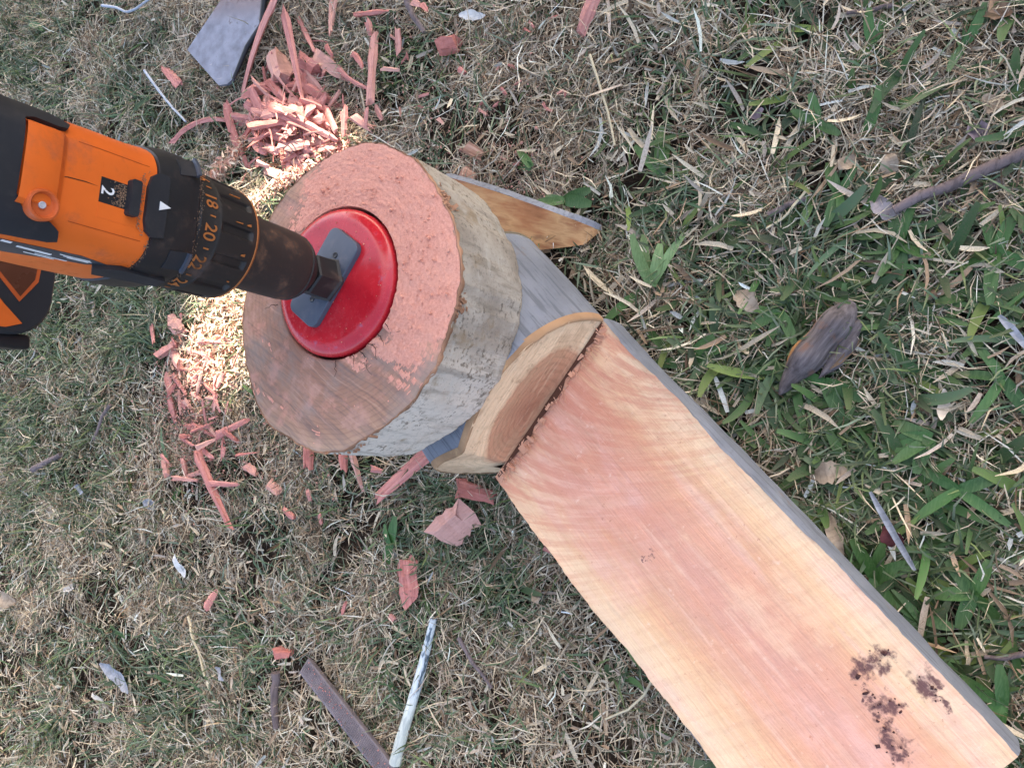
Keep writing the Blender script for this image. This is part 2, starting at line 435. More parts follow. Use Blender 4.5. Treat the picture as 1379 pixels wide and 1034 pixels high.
# red sawdust rubbed in near the notch, freckles
fan = m.math('ADD', m.math('MULTIPLY', sx, 110.0), m.math('MULTIPLY', m.math('MULTIPLY', sy, sy), 700.0))
rub = m.math('MULTIPLY', m.mapr(m.noise(m.comb(fan, m.math('MULTIPLY', sy, 14.0), 0.0), 1.0, 6, .72), .42, .60), m.mapr(sy, .19, .01, .03, .68))
arc = m.wave(m.comb(m.math('ADD', m.length(m.comb(m.math('ADD', sx, .16), m.math('ADD', sy, .30), 0.0)), m.math('MULTIPLY', warp, .012)), 0.0, 0.0), 26, 2.0, 4, 6)
c = m.mix(m.math('MULTIPLY', m.mapr(arc, .60, 1.0), m.mapr(fine, .35, .6, .03, .20)), c, (.54, .26, .16))
c = m.mix(rub, c, (.56, .20, .12))
c = m.mix(m.math('MULTIPLY', m.mapr(m.noise(co, 300, 5, .75), .60, .70), m.mapr(m.noise(m.co(loc=(6, 2, 1)), 14, 3), .35, .6, .1, .75)), c, (.40, .14, .075))
c = m.mix(m.math('MULTIPLY', m.mapr(fine, .60, .75), .25), c, (.90, .74, .60))
c = m.mix(m.mapr(grain2, .56, .72, 0, .28), c, (.52, .27, .16))
SP = [((1160, 898), .009), ((1185, 885), .009), ((1168, 930), .004), ((1178, 952), .008), ((1198, 948), .009), ((1190, 980), .007), ((1205, 1000), .009), ((1212, 1022), .007), ((1250, 922), .010), ((1262, 936), .007), ((868, 746), .003), ((872, 750), .003)]
pts = [(tuple(to_log(at(*p, HP))), r) for p, r in SP]
dark = stain(m, m.mix(.035, co, m.noise(co, 110, 4, .6, out='Color'), 'ADD'), [((p[0] + .0175, p[1] + .0175, p[2] + .0175), r) for p, r in pts])
c = m.mix(m.math('MULTIPLY', dark, m.mapr(m.noise(m.co((160, 60, 60)), 1.0, 5, .7), .34, .50, .25, .95)), c, (.11, .045, .042))
m.color(c); m.rough(m.mapr(fine, .3, .7, .5, .8))
m.bump(m.math('ADD', m.math('ADD', grain2, grain), m.math('MULTIPLY', fine, 1.5)), .5, .0010)
MAT['sawn'] = m.m
# end grain with rings
def endgrain(name, pith, heart_r, R, heart, mid, sap, stretch=(1, 1, 1), ringscale=95, seed=0.0):
    m = NT(name, .68, .3); co = m.co(stretch, loc=tuple(-p * s for p, s in zip(pith, stretch)))
    nz = m.noise(m.co(loc=(seed, seed, 0)), 22, 3, .5, out='Color')
    cw = m.mix(.016, co, nz, 'ADD')
    d = m.length(cw); fine = m.noise(m.co(), 260, 5, .65)
    rel = m.math('DIVIDE', m.math('ADD', d, m.math('MULTIPLY', m.math('SUBTRACT', fine, .5), .004)), R)
    c = m.ramp(rel, [(0, tuple(x * .62 for x in heart)), (.14, heart), (heart_r * .6, tuple((a + b) / 2 for a, b in zip(heart, mid))), (heart_r - .03, mid), (heart_r + .03, sap), (1.0, tuple(x * .9 for x in sap))])
    r = m.wave(m.comb(m.math('ADD', d, m.math('MULTIPLY', fine, .0012)), 0.0, 0.0), ringscale, 2.5, 4, 5)
    c = m.mix(m.math('MULTIPLY', m.mapr(r, .62, .95, 0, .22), m.mapr(rel, .9, .5, .25, 1)), c, tuple(x * .45 for x in heart))
    saw = m.noise(m.co((30, 30, 420)), 1.0, 3, .6)
    c = m.mix(m.mapr(saw, .52, .70, 0, .35), c, (.66, .43, .26)); c = m.mix(m.mapr(saw, .46, .32, 0, .30), c, (.30, .16, .09))
    blot = m.noise(m.co(loc=(3, seed, 1)), 34, 4, .6)
    c = m.mix(m.mapr(blot, .48, .66, 0, .50), c, (.42, .25, .14)); c = m.mix(m.mapr(m.noise(m.co(loc=(1, 2, 7)), 120, 6, .75), .56, .68, 0, .5), c, (.24, .12, .065))
    m.color(c).bump(m.math('ADD', saw, fine), .7, .0014)
    return m.m
MAT['end'] = endgrain('end_grain_face', (.020, 0, .088), .62, .072, (.35, .150, .085), (.55, .275, .155), (.82, .56, .34), stretch=(.82, .3, 1.25), ringscale=70)
MAT['end_plain'] = endgrain('sawn_log_end', (0, 0, .067), .70, .080, (.30, .13, .08), (.46, .24, .15), (.66, .50, .30))
# bark of the log: smooth blue-grey
def bark(name, a, b, dark, crack=(300, 18, 300), brown=(.20, .12, .07), speck=.25, bluecol=None, lin=.5):
    m = NT(name, .72, .3); co = m.co()
    k = m.noise(m.co(), 16, 5, .6); f = m.noise(m.co(crack), 1.0, 5, .62); g = m.noise(co, 220, 5, .7)
    c = m.mix(m.mapr(k, .3, .7), a, b)
    c = m.mix(m.mapr(f, .50, .62, 0, lin), c, dark)
    c = m.mix(m.mapr(g, .60, .70, 0, speck), c, dark)
    c = m.mix(m.mapr(m.noise(m.co(loc=(5, 1, 2)), 24, 6, .65), .60, .72, 0, .7), c, brown)
    m.color(c).bump(m.math('ADD', m.math('MULTIPLY', f, 1.5), g), .5, .0012)
    return m.m
MAT['bark'] = bark('log_bark', (.150, .158, .180), (.225, .235, .262), (.075, .078, .088))
m = NT('slice_bark', .78, .25); co = m.co(); bx_, by_, bz_ = m.sep(co)
k = m.noise(co, 20, 5, .6); f = m.noise(m.co((130, 130, 16)), 1.0, 5, .65); g = m.noise(co, 300, 4, .6); v = m.vor(co, 420)
c = m.mix(m.mapr(k, .35, .65), (.30, .245, .19), (.45, .385, .31))
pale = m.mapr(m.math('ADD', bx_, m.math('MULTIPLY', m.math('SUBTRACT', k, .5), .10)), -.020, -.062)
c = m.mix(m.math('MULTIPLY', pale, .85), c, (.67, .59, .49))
c = m.mix(m.mapr(f, .50, .64, 0, .45), c, (.14, .115, .085))
c = m.mix(m.math('MULTIPLY', m.mapr(g, .53, .62), m.mapr(m.noise(m.co(loc=(3, 1, 1)), 40, 4), .40, .60, .10, .75)), c, (.11, .085, .058))
c = m.mix(m.mapr(v, .26, .10, 0, .40), c, (.12, .09, .06))
c = m.mix(m.mapr(m.noise(m.co(loc=(5, 1, 2)), 30, 6, .65), .56, .68, 0, .7), c, (.27, .185, .10))
c = m.mix(m.mapr(m.noise(m.co((40, 40, 140), loc=(1, 5, 2)), 1.0, 4, .6), .58, .66, 0, .35), c, (.50, .47, .40))
m.color(c).bump(m.math('ADD', m.math('ADD', f, g), m.math('MULTIPLY', v, -.4)), .45, .0009)
MAT['bark_pale'] = m.m
MAT['rim'] = M_plain('bark_edge', (.33, .19, .10), .8, .2, 300, dust=(.52, .33, .17), dustamt=.9, var=.3)
MAT['splinter'] = M_plain('torn_splinters', (.54, .27, .165), .7, .3, 300, dust=(.40, .15, .08), dustamt=.8)

# ------------------------------------------------------------------ the notched log
def log_section(t):                         # full round, t in degrees from +x through up
    r = .0735 * (1 + .018 * math.sin(2 * math.radians(t) + .6) + .012 * math.sin(3 * math.radians(t) + 2.0))
    return r * math.cos(math.radians(t)), .0665 + r * .97 * math.sin(math.radians(t))
def skew(x): return x * .167                # the cross cut is not quite square
log = empty('notched_log', mw=LOG_M)
tag(log, 'long half-cut log with a pink sawn face and blue-grey bark', 'log')
LEN = 0.352
def chord_t():
    t = 0.0
    while log_section(t)[1] < HP and t < 20: t += .05
    tr = t; t = 180.0
    while log_section(t)[1] < HP and t > 160: t -= .05
    return tr, t
tr_, tl_ = chord_t()
# lower half bark, under the sawn face
V, Fc = [], []; NL, NA = 90, 46
for i in range(NL + 1):
    for k in range(NA + 1):
        t = tl_ + (360 + tr_ - tl_) * k / NA; x, z = log_section(t)
        y0 = skew(x); y1 = LEN + .055 * (x + .073) ; y = y0 + (y1 - y0) * i / NL
        w = .0085 * math.exp(-((t - 213) / 20) ** 2) + (fbm(y * 40 + 3, t * .05, 3) - .5) * .0022 + (fbm(y * 7, t * .012 + 7, 2) - .5) * .006
        if k in (0, NA): w = w * .25 + (fbm(y * 16 + (3 if k else 30), 1.5, 2) - .5) * .0060 + (fbm(y * 150 + k, 4.5, 3) - .5) * .0022
        a = math.atan2(z - .0665, x); V.append((x + w * math.cos(a), y, max(z + w * math.sin(a), .001)))
for i in range(NL):
    for k in range(NA):
        a = i * (NA + 1) + k; Fc.append((a, a + 1, a + NA + 2, a + NA + 1))
low = mesh('bark', V, Fc); link('bark', low, MAT['bark'], log)
edgeA = [V[i * (NA + 1) + NA] for i in range(NL + 1)]; edgeB = [V[i * (NA + 1)] for i in range(NL + 1)]
# sawn face: ripples, shallow dish towards the notch
V, Fc = [], []; NX = 56
for i in range(NL + 1):
    a, b = edgeA[i], edgeB[i]
    for k in range(NX + 1):
        u = k / NX; x = a[0] + (b[0] - a[0]) * u; y = a[1] + (b[1] - a[1]) * u
        z = HP + (a[2] - HP) * (1 - u) ** 6 + (b[2] - HP) * u ** 6
        z += (fbm(x * 60, y * 12 + 3, 3) - .5) * .0016 + .00025 * math.sin(y * 190 + x * 60 + 5 * fbm(x * 12, y * 12, 2))
        z -= .004 * math.exp(-((y - .05) / .05) ** 2) * (1 - (2 * u - 1) ** 4)
        V.append((x, y, z))
for i in range(NL):
    for k in range(NX):
        a = i * (NX + 1) + k; Fc.append((a, a + NX + 1, a + NX + 2, a + 1))
link('sawn_face', mesh('sawn_face', V, Fc), MAT['sawn'], log)
# near end
def end_cap(name, ts, yfun, mat, zmin=None):
    P = [log_section(t) for t in ts]; cx_ = sum(p[0] for p in P) / len(P); cz_ = sum(p[1] for p in P) / len(P)
    V = [(cx_, yfun(cx_), cz_)] + [(x, yfun(x), max(z, .001)) for x, z in P]
    n = len(P); Fc = [(0, i + 1, (i + 1) % n + 1) for i in range(n)]
    return link(name, mesh(name, V, Fc, False), mat, log)
end_cap('sawn_end', [tl_ + (360 + tr_ - tl_) * k / 46 for k in range(47)], lambda x: LEN - .001 + .055 * (x + .073), MAT['end_plain'])
# full round stub beyond the notch, swollen on one side
STUB = 0.112
def stub_section(t):
    x, z = log_section(t); g = .029 * math.exp(-(((t - 10 + 180) % 360 - 180) / 31) ** 2) + .004 * math.exp(-((t - 70) / 40) ** 2)
    a = math.radians(t); return x + g * math.cos(a), z + g * math.sin(a)
def ywall(x, z):
    return skew(min(x, .058)) - .13 * (z - HP) - .62 * max(0.0, x - .058)
V, Fc = [], []; NS, NR = 34, 120
for i in range(NS + 1):
    for k in range(NR):
        t = 360 * k / NR; x, z = stub_section(t); y0 = ywall(x, z); y1 = -STUB + .05 * x; y = y0 + (y1 - y0) * i / NS
        w = (fbm(y * 40 + 9, t * .05, 3) - .5) * .0020 + (fbm(y * 9 + 4, t * .02, 2) - .5) * .005
        if i == NS: w -= .004
        if i == 0: w = 0
        a = math.atan2(z - .0665, x); V.append((x + w * math.cos(a), y, max(z + w * math.sin(a), .001)))
for i in range(NS):
    for k in range(NR):
        a = i * NR + k; b = i * NR + (k + 1) % NR; Fc.append((a, a + NR, b + NR, b))
link('stub_bark', mesh('stub_bark', V, Fc), MAT['bark'], log)
P = [stub_section(360 - 3 * k) for k in range(120)]
link('far_end', mesh('far_end', [(x, -STUB + .05 * x, max(z, .001)) for x, z in P], [tuple(range(120))], False), MAT['end_plain'], log)
# the wall of the notch
ts = [-36 + (tl_ + 36) * k / 90 for k in range(91)]; P = [stub_section(t) for t in ts]
def wall_surf(x, z, off):
    n = (fbm(x * 90, z * 90, 3) - .5) * .0016 + .0004 * math.sin(z * 900)
    return (x, ywall(x, z) + off + n, z)
link('end_grain_wall', patch('end_grain_wall', P + [(-.0715, HP - .006), (.0735, HP - .006), (.074, .040)], wall_surf, .0012, .003, .0035), MAT['end'], log)
# rim of bark and cambium round that wall
V, Fc = [], []
for k, (x, z) in enumerate(P):
    a = math.atan2(z - .0665, x); j_ = (fbm(k * .31, 8.1, 3) - .5) * .0026; q = 1 + (fbm(k * .22, 3.1, 2) - .5)
    for (dr, dy) in ((-.0016 * q, .0014), (-.0004, .0019 + j_), (.0010, .0008 + j_), (.0011, -.004)):
        x_, z_ = x + dr * math.cos(a), z + dr * math.sin(a); V.append((x_, ywall(x_, z_) + dy, z_))
for k in range(90):
    for j in range(3):
        a = k * 4 + j; Fc.append((a, a + 1, a + 5, a + 4))
link('bark_rim', mesh('bark_rim', V, Fc), MAT['rim'], log)
pts_ = np.concatenate([np.array(p)[None] + np.concatenate([rng.normal(0, r * .45, (5, 2)), np.full((5, 1), .0006)], 1) for p, r in pts[:10]])
# torn fibres in the corner of the notch
bm = bmesh.new(); r_ = random.Random(5)
x = -.0705
while x < .0695:                            # torn steps
    w = r_.choice([.0008, .0014, .0022, .0040, .0065]) * r_.uniform(.7, 1.3); q = fbm(x * 45, 2.7, 3); dp = .0015 + .011 * max(0, q - .25) * r_.uniform(.6, 1.3)
    if r_.random() < .80:
        box_bm(bm, (x + w / 2, skew(x) + .0036 + dp / 2 + r_.uniform(-.001, .001), HP + r_.uniform(-.0010, .0002)), (w * .98, dp, r_.uniform(.0008, .0028)), Matrix.Rotation(.165 + r_.gauss(0, .10), 3, 'Z') @ Matrix.Rotation(r_.gauss(-.12, .10), 3, 'X') @ Matrix.Rotation(r_.gauss(0, .12), 3, 'Y'))
    x += w
for k in range(60):                         # loose fibres
    x = r_.uniform(-.068, .068); box_bm(bm, (x, skew(x) + .005 + r_.uniform(0, .007), HP + .0008), (r_.uniform(.0004, .0008), r_.uniform(.003, .010), .0005), Matrix.Rotation(r_.gauss(.1, .35), 3, 'Z') @ Matrix.Rotation(r_.gauss(.05, .12), 3, 'X'))
for s_, n_ in ((-.066, 16), (.067, 14)):
    for k in range(n_):
        x = s_ + r_.gauss(0, .0035)
        box_bm(bm, (x, skew(x) + .002 + r_.uniform(0, .008), HP + r_.uniform(-.001, .002)), (.0008, .0008, r_.uniform(.002, .006)), Matrix.Rotation(r_.gauss(1.4, .3), 3, 'X') @ Matrix.Rotation(r_.gauss(0, .5), 3, 'Y'))
V, Fc = [], []
for k in range(41):                         # the dark saw kerf at the foot of the wall
    x = -.0715 + .143 * k / 40; j_ = (fbm(k * .5, 2.2, 2) - .55) * .006
    V += [(x, skew(x) + .0016, HP + .0009), (x, skew(x) + .0052 + j_, HP + .0011)]
link('saw_kerf', mesh('saw_kerf', V, [(2 * k, 2 * k + 1, 2 * k + 3, 2 * k + 2) for k in range(40)], False), M_plain('kerf', (.09, .040, .025), .9, .1), log)
tag(link('torn_fibres', bm_mesh('torn_fibres', bm), MAT['splinter'], log), kind='stuff')

# ------------------------------------------------------------------ the log slice
HS, TH = 0.215, 0.078                       # top height, thickness
PAD = at(454, 381, HS); PAD[2] = HS
TOP = [(496, 192), (527, 198), (562, 219), (585, 243), (596, 266), (607, 290), (617, 326), (620, 361), (617, 397), (607, 437), (594, 477), (574, 515), (549, 546),
       (522, 570), (487, 593), (451, 608), (429, 608), (398, 595), (367, 575), (349, 553), (338, 517), (329, 473), (327, 428), (333, 392), (343, 345), (367, 288), (389, 255), (425, 223), (456, 203), (478, 194)]
W2 = [at(*p, HS)[:2] - PAD[:2] for p in TOP]
ang = np.array([math.atan2(w[1], w[0]) for w in W2]); rad_ = np.array([np.hypot(*w) for w in W2]); o_ = np.argsort(ang)
ang, rad_ = ang[o_], rad_[o_]
def slice_r(th, smooth=True):
    a = np.concatenate([ang - 2 * math.pi, ang, ang + 2 * math.pi]); r = np.tile(rad_, 3)
    s = 0
    for k in (-.07, -.035, 0, .035, .07): s = s + np.interp(((th + k + math.pi) % (2 * math.pi)) - math.pi, a, r)
    return s / 5
SL = empty('log_slice', (PAD[0], PAD[1], HS - TH))
tag(SL, 'thick round log slice with grey bark and sawdust on top', 'log slice')
NT_ = 320; thv = np.linspace(-math.pi, math.pi, NT_, endpoint=False); RO = slice_r(thv)
RO = RO + (fbm(np.cos(thv) * 6 + 9, np.sin(thv) * 6 + 9, 3) - .5) * .0035 + (fbm(np.cos(thv) * 26 + 9, np.sin(thv) * 26 + 9, 2) - .5) * .0016
RH = 0.0520
def ring_mesh(name, rings):                 # rings: list of (r array, z array)
    V = []; n = NT_
    for r, z in rings:
        zz = np.broadcast_to(z, (n,)); V.append(np.stack([r * np.cos(thv), r * np.sin(thv), zz], -1))
    V = np.concatenate(V); Q = []
    k = np.arange(n)
    for i in range(len(rings) - 1):
        Q.append(np.stack([i * n + k, i * n + (k + 1) % n, (i + 1) * n + (k + 1) % n, (i + 1) * n + k], -1))
    return quads_np(name, V, np.concatenate(Q), smooth=True)
cs, sn = np.cos(thv), np.sin(thv)
rings = [(np.full(NT_, RH), TH - .020), (np.full(NT_, RH), TH - .0012), (np.full(NT_, RH + .0006), TH)]
for q in np.linspace(0.04, .985, 26):
    r = RH + (RO - RH) * q; rings.append((r, TH + (fbm(r * cs * 70 + 5, r * sn * 70 + 5, 3) - .5) * .0011))
rings.append((RO * .996, np.full(NT_, TH) - .0002)); rings.append((RO, TH - .0012 + (fbm(cs * 30, sn * 30, 2) - .5) * .0016))
me = ring_mesh('sawn_top', rings)
m = NT('slice_top', .78, .25); co = m.co(); sx, sy, sz = m.sep(co)
g = m.noise(m.co((60, 60, 60)), 1.0, 5, .6)
pc = m.co(loc=(.004, -.004, 0)); px_, py_, pz_ = m.sep(m.mix(.012, pc, m.noise(co, 18, 3, out='Color'), 'ADD'))
rd = m.length(m.comb(px_, py_, 0.0)); rg = m.wave(m.comb(rd, 0.0, 0.0), 88, 1.2, 3, 4)
rel = m.mapr(rd, .045, .115, 0, 1, False)
c = m.ramp(rel, [(0, (.28, .140, .090)), (.5, (.34, .185, .118)), (.78, (.39, .230, .145)), (1, (.45, .30, .185))])
c = m.mix(m.mapr(rg, .6, .95, 0, .30), c, (.20, .105, .080))
wj = m.math('MULTIPLY', m.math('SUBTRACT', m.noise(co, 16, 3), .5), .012)
up_ = m.math('ADD', m.math('SUBTRACT', m.math('MULTIPLY', sx, .93), m.math('MULTIPLY', sy, .37)), wj)
ud_ = m.math('ADD', m.math('MULTIPLY', sx, .37), m.math('MULTIPLY', sy, .93))
sawn = m.noise(m.comb(m.math('MULTIPLY', up_, 430.0), m.math('MULTIPLY', ud_, 15.0), 0.0), 1.0, 4, .62)
saw = m.noise(m.comb(m.math('MULTIPLY', up_, 140.0), m.math('MULTIPLY', ud_, 9.0), 3.0), 1.0, 3, .6)
c = m.mix(m.mapr(sawn, .50, .68, 0, .62), c, (.13, .085, .072))
c = m.mix(m.mapr(saw, .52, .68, 0, .50), c, (.17, .115, .10))
c = m.mix(m.mapr(sawn, .44, .30, 0, .40), c, (.52, .32, .22))
c = m.mix(m.mapr(g, .50, .70, 0, .45), c, (.56, .31, .235))
c = m.mix(m.mapr(m.noise(m.co(loc=(2, 4, 1)), 34, 6, .7), .55, .70, 0, .60), c, (.60, .27, .19))
c = m.mix(m.mapr(m.noise(m.co(loc=(8, 4, 1)), 18, 4, .6), .54, .68, 0, .50), c, (.27, .225, .19))
ed_ = m.mapr(rd, .088, .110)
c = m.mix(m.math('MULTIPLY', ed_, .35), c, (.55, .40, .27))
c = m.mix(m.math('MULTIPLY', m.sep(m.attr('dust'))[0], m.mapr(m.noise(co, 330, 5, .75), .36, .60, .15, .9)), c, (.70, .33, .22))
m.color(c).bump(m.math('ADD', m.math('ADD', saw, sawn), m.noise(co, 420, 4, .7)), .45, .0009)
MAT['slice_top'] = m.m
link('sawn_top', me, MAT['slice_top'], SL)
rings = []; NV = 34
for i in range(NV + 1):
    z = TH * (1 - i / NV); f_ = 1 + .010 * math.sin(i / NV * math.pi)
    b = (fbm(cs * 7 + 9, sn * 7 + z * 30, 3) - .5) * .0014 + (fbm(cs * 60 + 30, sn * 60 + z * 300 + 30, 3) - .5) * .0010
    zz = np.full(NT_, z)
    if i == 0: zz = TH - .0010 + (fbm(cs * 30, sn * 30, 2) - .5) * .0016; b = b * .0 + .0004
    if i == NV: b = b - .0025
    rings.append((RO * f_ + b, zz))
rings.append((RO * .93, 0.0)); rings.append((RO * .02, 0.0))
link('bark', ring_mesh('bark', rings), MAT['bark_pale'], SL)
link('cut_floor', lathe('cut_floor', [(RH, TH - .0205), (RH - .0005, TH - .020), (.001, TH - .020)], 64, cap=False), MAT['slice_top'], SL)
# cambium lip along the top edge, torn in two places
MAT['cambium'] = M_plain('cambium', (.36, .19, .11), .85, .2, 500, dust=(.15, .085, .055), dustamt=.9, var=.4)
lw = .0002 + .0040 * np.clip(fbm(cs * 22 + 3, sn * 22 + 3, 4) - .45, 0, 1)
link('cambium', ring_mesh('cambium', [(RO - lw, np.full(NT_, TH - .0004)), (RO - lw * .4, TH + .0004 + lw * .25), (RO + .0003, TH - .0002 + 0 * thv), (RO + .0002 + lw * .5, TH - .0008 - lw * 2.0), (RO - .0002, TH - .0012 - lw * 2.6)]), MAT['cambium'], SL)
bm = bmesh.new(); r_ = random.Random(9)
for (px_, py_, n_, sp) in ((600, 268, 46, .006), (616, 412, 30, .004), (470, 604, 20, .012)):
    q = at(px_, py_, HS)[:2] - PAD[:2]; t0 = math.atan2(q[1], q[0])
    for k in range(n_):
        t = t0 + r_.gauss(0, sp / .1); i = int((t + math.pi) / (2 * math.pi) * NT_) % NT_
        s_ = r_.uniform(.0008, .0026); R_ = RO[i] + r_.uniform(-.0008, .0018)
        box_bm(bm, (R_ * math.cos(t), R_ * math.sin(t), TH - abs(r_.gauss(0, .005))), (s_ * .5, s_ * r_.uniform(.4, .9), s_ * r_.uniform(1, 2.4)), Matrix.Rotation(t, 3, 'Z') @ Matrix.Rotation(r_.gauss(0, .5), 3, 'X') @ Matrix.Rotation(r_.gauss(0, .5), 3, 'Y'))
tag(link('torn_edge', bm_mesh('torn_edge', bm), MAT['cambium'], SL), kind='stuff')
# drying cracks beside the saw cut
MAT['crack'] = M_plain('crack', (.03, .018, .014), .9, .1)
for (a0, r0, r1, j) in ((-2.30, .0525, .066, 1), (-2.46, .0525, .072, 2), (-2.62, .0525, .061, 3), (-2.15, .0525, .062, 4), (1.95, .055, .068, 5), (-2.9, .0525, .064, 6), (-1.98, .053, .067, 7)):
    P_ = []; n = 7; V = []
    for q in range(n):
        r = r0 + (r1 - r0) * q / (n - 1); a = a0 + .06 * (fbm(q * .9, j * 3.1, 2) - .5) * 2; P_.append(Vector((r * math.cos(a), r * math.sin(a), TH + .0008)))
    for q in range(n):
        d = P_[min(q + 1, n - 1)] - P_[max(q - 1, 0)]; w = .00022 * (1 - q / n) + .00008; e_ = Vector((-d.y, d.x, 0)).normalized() * w
        V += [P_[q] - e_, P_[q] + e_]
    link('drying_crack', mesh('drying_crack', V, [(2 * q, 2 * q + 2, 2 * q + 3, 2 * q + 1) for q in range(n - 1)], False), MAT['crack'], SL)

# sawdust heaped on the slice
SDP = [(478, 190), (530, 196), (566, 222), (590, 255), (607, 290), (617, 330), (620, 368), (616, 410), (607, 446), (588, 486), (566, 520), (545, 528), (527, 510), (510, 480), (500, 458), (515, 420),
       (528, 370), (520, 330), (500, 300), (465, 280), (430, 290), (408, 300), (412, 262), (440, 225)]
sdp = [at(*p, HS)[:2] - PAD[:2] for p in SDP]
def dust_h(x, y, fine=True):
    d = np.where(inpoly(x, y, sdp), 1, -1) * segdist(x, y, sdp)
    c_, s_ = math.cos(.30), math.sin(.30); u = x * c_ - y * s_; v = x * s_ + y * c_
    st_ = (fbm(u * 170 + 3, v * 26 + 3, 3) - .5)
    low_ = np.clip((-x + .010) / .06, 0, 1)         # streaky towards the thin end
    if not fine: return np.tanh(d / .020) * 1.0 + (fbm(x * 45 + 2, y * 45 + 2, 3) - .5) * .8 + st_ * (.5 + 3.0 * low_) - .70 * low_
    q = np.tanh(d / .014) * .85 - .12 + (fbm(x * 60 + 2, y * 60 + 2, 4) - .5) * .9 + (fbm(x * 520 + 7, y * 520 + 7, 2) - .5) * 1.3 + st_ * (0.8 + 3.2 * low_) - .80 * low_
    return q
top_ = [o for o in SL.children if o.name.startswith('sawn_top')][0].data; cc_ = np.zeros(len(top_.vertices) * 3, np.float32); top_.vertices.foreach_get('co', cc_); cc_ = cc_.reshape(-1, 3)
f_ = np.clip((dust_h(cc_[:, 0], cc_[:, 1], False) + 1.0) / 1.1, 0, 1); f_ = f_ * f_ * (3 - 2 * f_); ca_ = top_.color_attributes.new('dust', 'FLOAT_COLOR', 'POINT'); ca_.data.foreach_set('color', np.repeat(f_[:, None], 4, 1).astype(np.float32).ravel())
NRr = 190; qs = np.linspace(0, 1, NRr); rr = RH + .0003 + (RO[None, :] * .993 - RH - .0003) * qs[:, None]
X = rr * cs[None]; Y = rr * sn[None]; Q_ = dust_h(X, Y)
edge_ = np.clip((RO[None] - rr) / .006, 0, 1)
Zd = TH + .0006 + np.clip(Q_, -.6, .9) * .0007 * (.25 + .75 * edge_) + (fbm(X * 420, Y * 420, 2) - .5) * .0006 * (Q_ > 0) + (fbm(X * 160 + 1, Y * 160, 3) - .5) * .0006 * (Q_ > .1)
V = np.stack([X, Y, Zd], -1).reshape(-1, 3); i, j = np.meshgrid(np.arange(NRr - 1), np.arange(NT_), indexing='ij')
a = i * NT_ + j; b = i * NT_ + (j + 1) % NT_; Qd = np.stack([a, b, b + NT_, a + NT_], -1).reshape(-1, 4)
keep = (Q_.ravel()[Qd] > -.35).any(1); Qd = Qd[keep]
used, inv = np.unique(Qd, return_inverse=True); me = quads_np('sawdust', V[used], inv.reshape(-1, 4), smooth=True)
m = NT('sawdust', .95, .08); co = m.co()
c = m.ramp(m.noise(co, 520, 5, .7), [(.25, (.52, .205, .14)), (.45, (.68, .305, .215)), (.62, (.74, .36, .26)), (.8, (.81, .48, .37))])
c = m.mix(m.mapr(m.noise(co, 40, 4), .45, .7, 0, .4), c, (.70, .35, .25))
m.color(c).bump(m.noise(co, 900, 4, .7), .8, .0010); MAT['dust'] = m.m
dust = link('sawdust', me, MAT['dust']); dust.location = SL.location
tag(dust, 'salmon pink sawdust spread over the log slice', 'sawdust', kind='stuff')
# crumbs
def crumbs(name, pts, sizes, mat, label):
    base = np.array([(-1, -1, -1), (1, -1, -1), (1, 1, -1), (-1, 1, -1), (-1, -1, 1), (1, -1, 1), (1, 1, 1), (-1, 1, 1)], float) * .5
    Q6 = np.array([(0, 3, 2, 1), (4, 5, 6, 7), (0, 1, 5, 4), (1, 2, 6, 5), (2, 3, 7, 6), (3, 0, 4, 7)])
    n = len(pts); A = rng.normal(size=(n, 3, 3)); q, _ = np.linalg.qr(A)
    b = base[None] * (1 + rng.normal(0, .25, (n, 8, 3))) * (sizes[:, None, None] * rng.uniform(.5, 1.3, (n, 1, 3)))
    V = np.einsum('nij,nkj->nki', q, b) + pts[:, None]
    me = quads_np(name, V.reshape(-1, 3), (Q6[None] + 8 * np.arange(n)[:, None, None]).reshape(-1, 4))
    return tag(link(name, me, mat), label, 'sawdust', kind='stuff')
n = 1500; x = rng.uniform(-.11, .11, n * 4); y = rng.uniform(-.11, .11, n * 4); r = np.hypot(x, y); t = np.arctan2(y, x)
q = dust_h(x, y); ok = (r > RH + .001) & (r < slice_r(t) - .003) & (rng.random(n * 4) < np.clip(q, .02, 1)); x, y = x[ok][:n], y[ok][:n]
sz = rng.lognormal(-7.45, .45, len(x)); sz = np.clip(sz, .0003, .0026)
crumbs('sawdust_crumbs', np.stack([PAD[0] + x, PAD[1] + y, HS + .0022 + sz * .2], -1), sz, MAT['dust'], 'small salmon crumbs lying in the sawdust on the slice')

# ------------------------------------------------------------------ the hole saw with its red cover
HSAW = empty('hole_saw', (PAD[0], PAD[1], HS))
tag(HSAW, 'round glossy red hole saw cover set into the log slice', 'hole saw')
m = NT('red_paint', .30, .5); co = m.co()
k = m.noise(co, 45, 5, .6); sc_ = m.noise(co, 260, 5, .7)
c = m.mix(m.mapr(k, .35, .7), (.40, .010, .018), (.50, .018, .026))
c = m.mix(m.mapr(sc_, .70, .76, 0, .20), c, (.62, .25, .22))
lx_, ly_, lz_ = m.sep(co); rr_ = m.length(m.comb(lx_, ly_, 0.0))
band = m.math('MULTIPLY', m.mapr(rr_, .0395, .0425), m.mapr(rr_, .0475, .0455))
c = m.mix(m.math('MULTIPLY', band, m.mapr(m.noise(co, 90, 5, .7), .56, .68, 0, .45)), c, (.22, .13, .20))
dstm = m.mapr(m.noise(m.co(loc=(3, 3, 0)), 70, 6, .7),   .60, .80, 0, .14)
c = m.mix(dstm, c, (.66, .30, .25)); m.color(c); m.rough(m.mapr(sc_, .35, .7, .18, .32)); m.bump(sc_, .03, .0002)
MAT['red'] = m.m
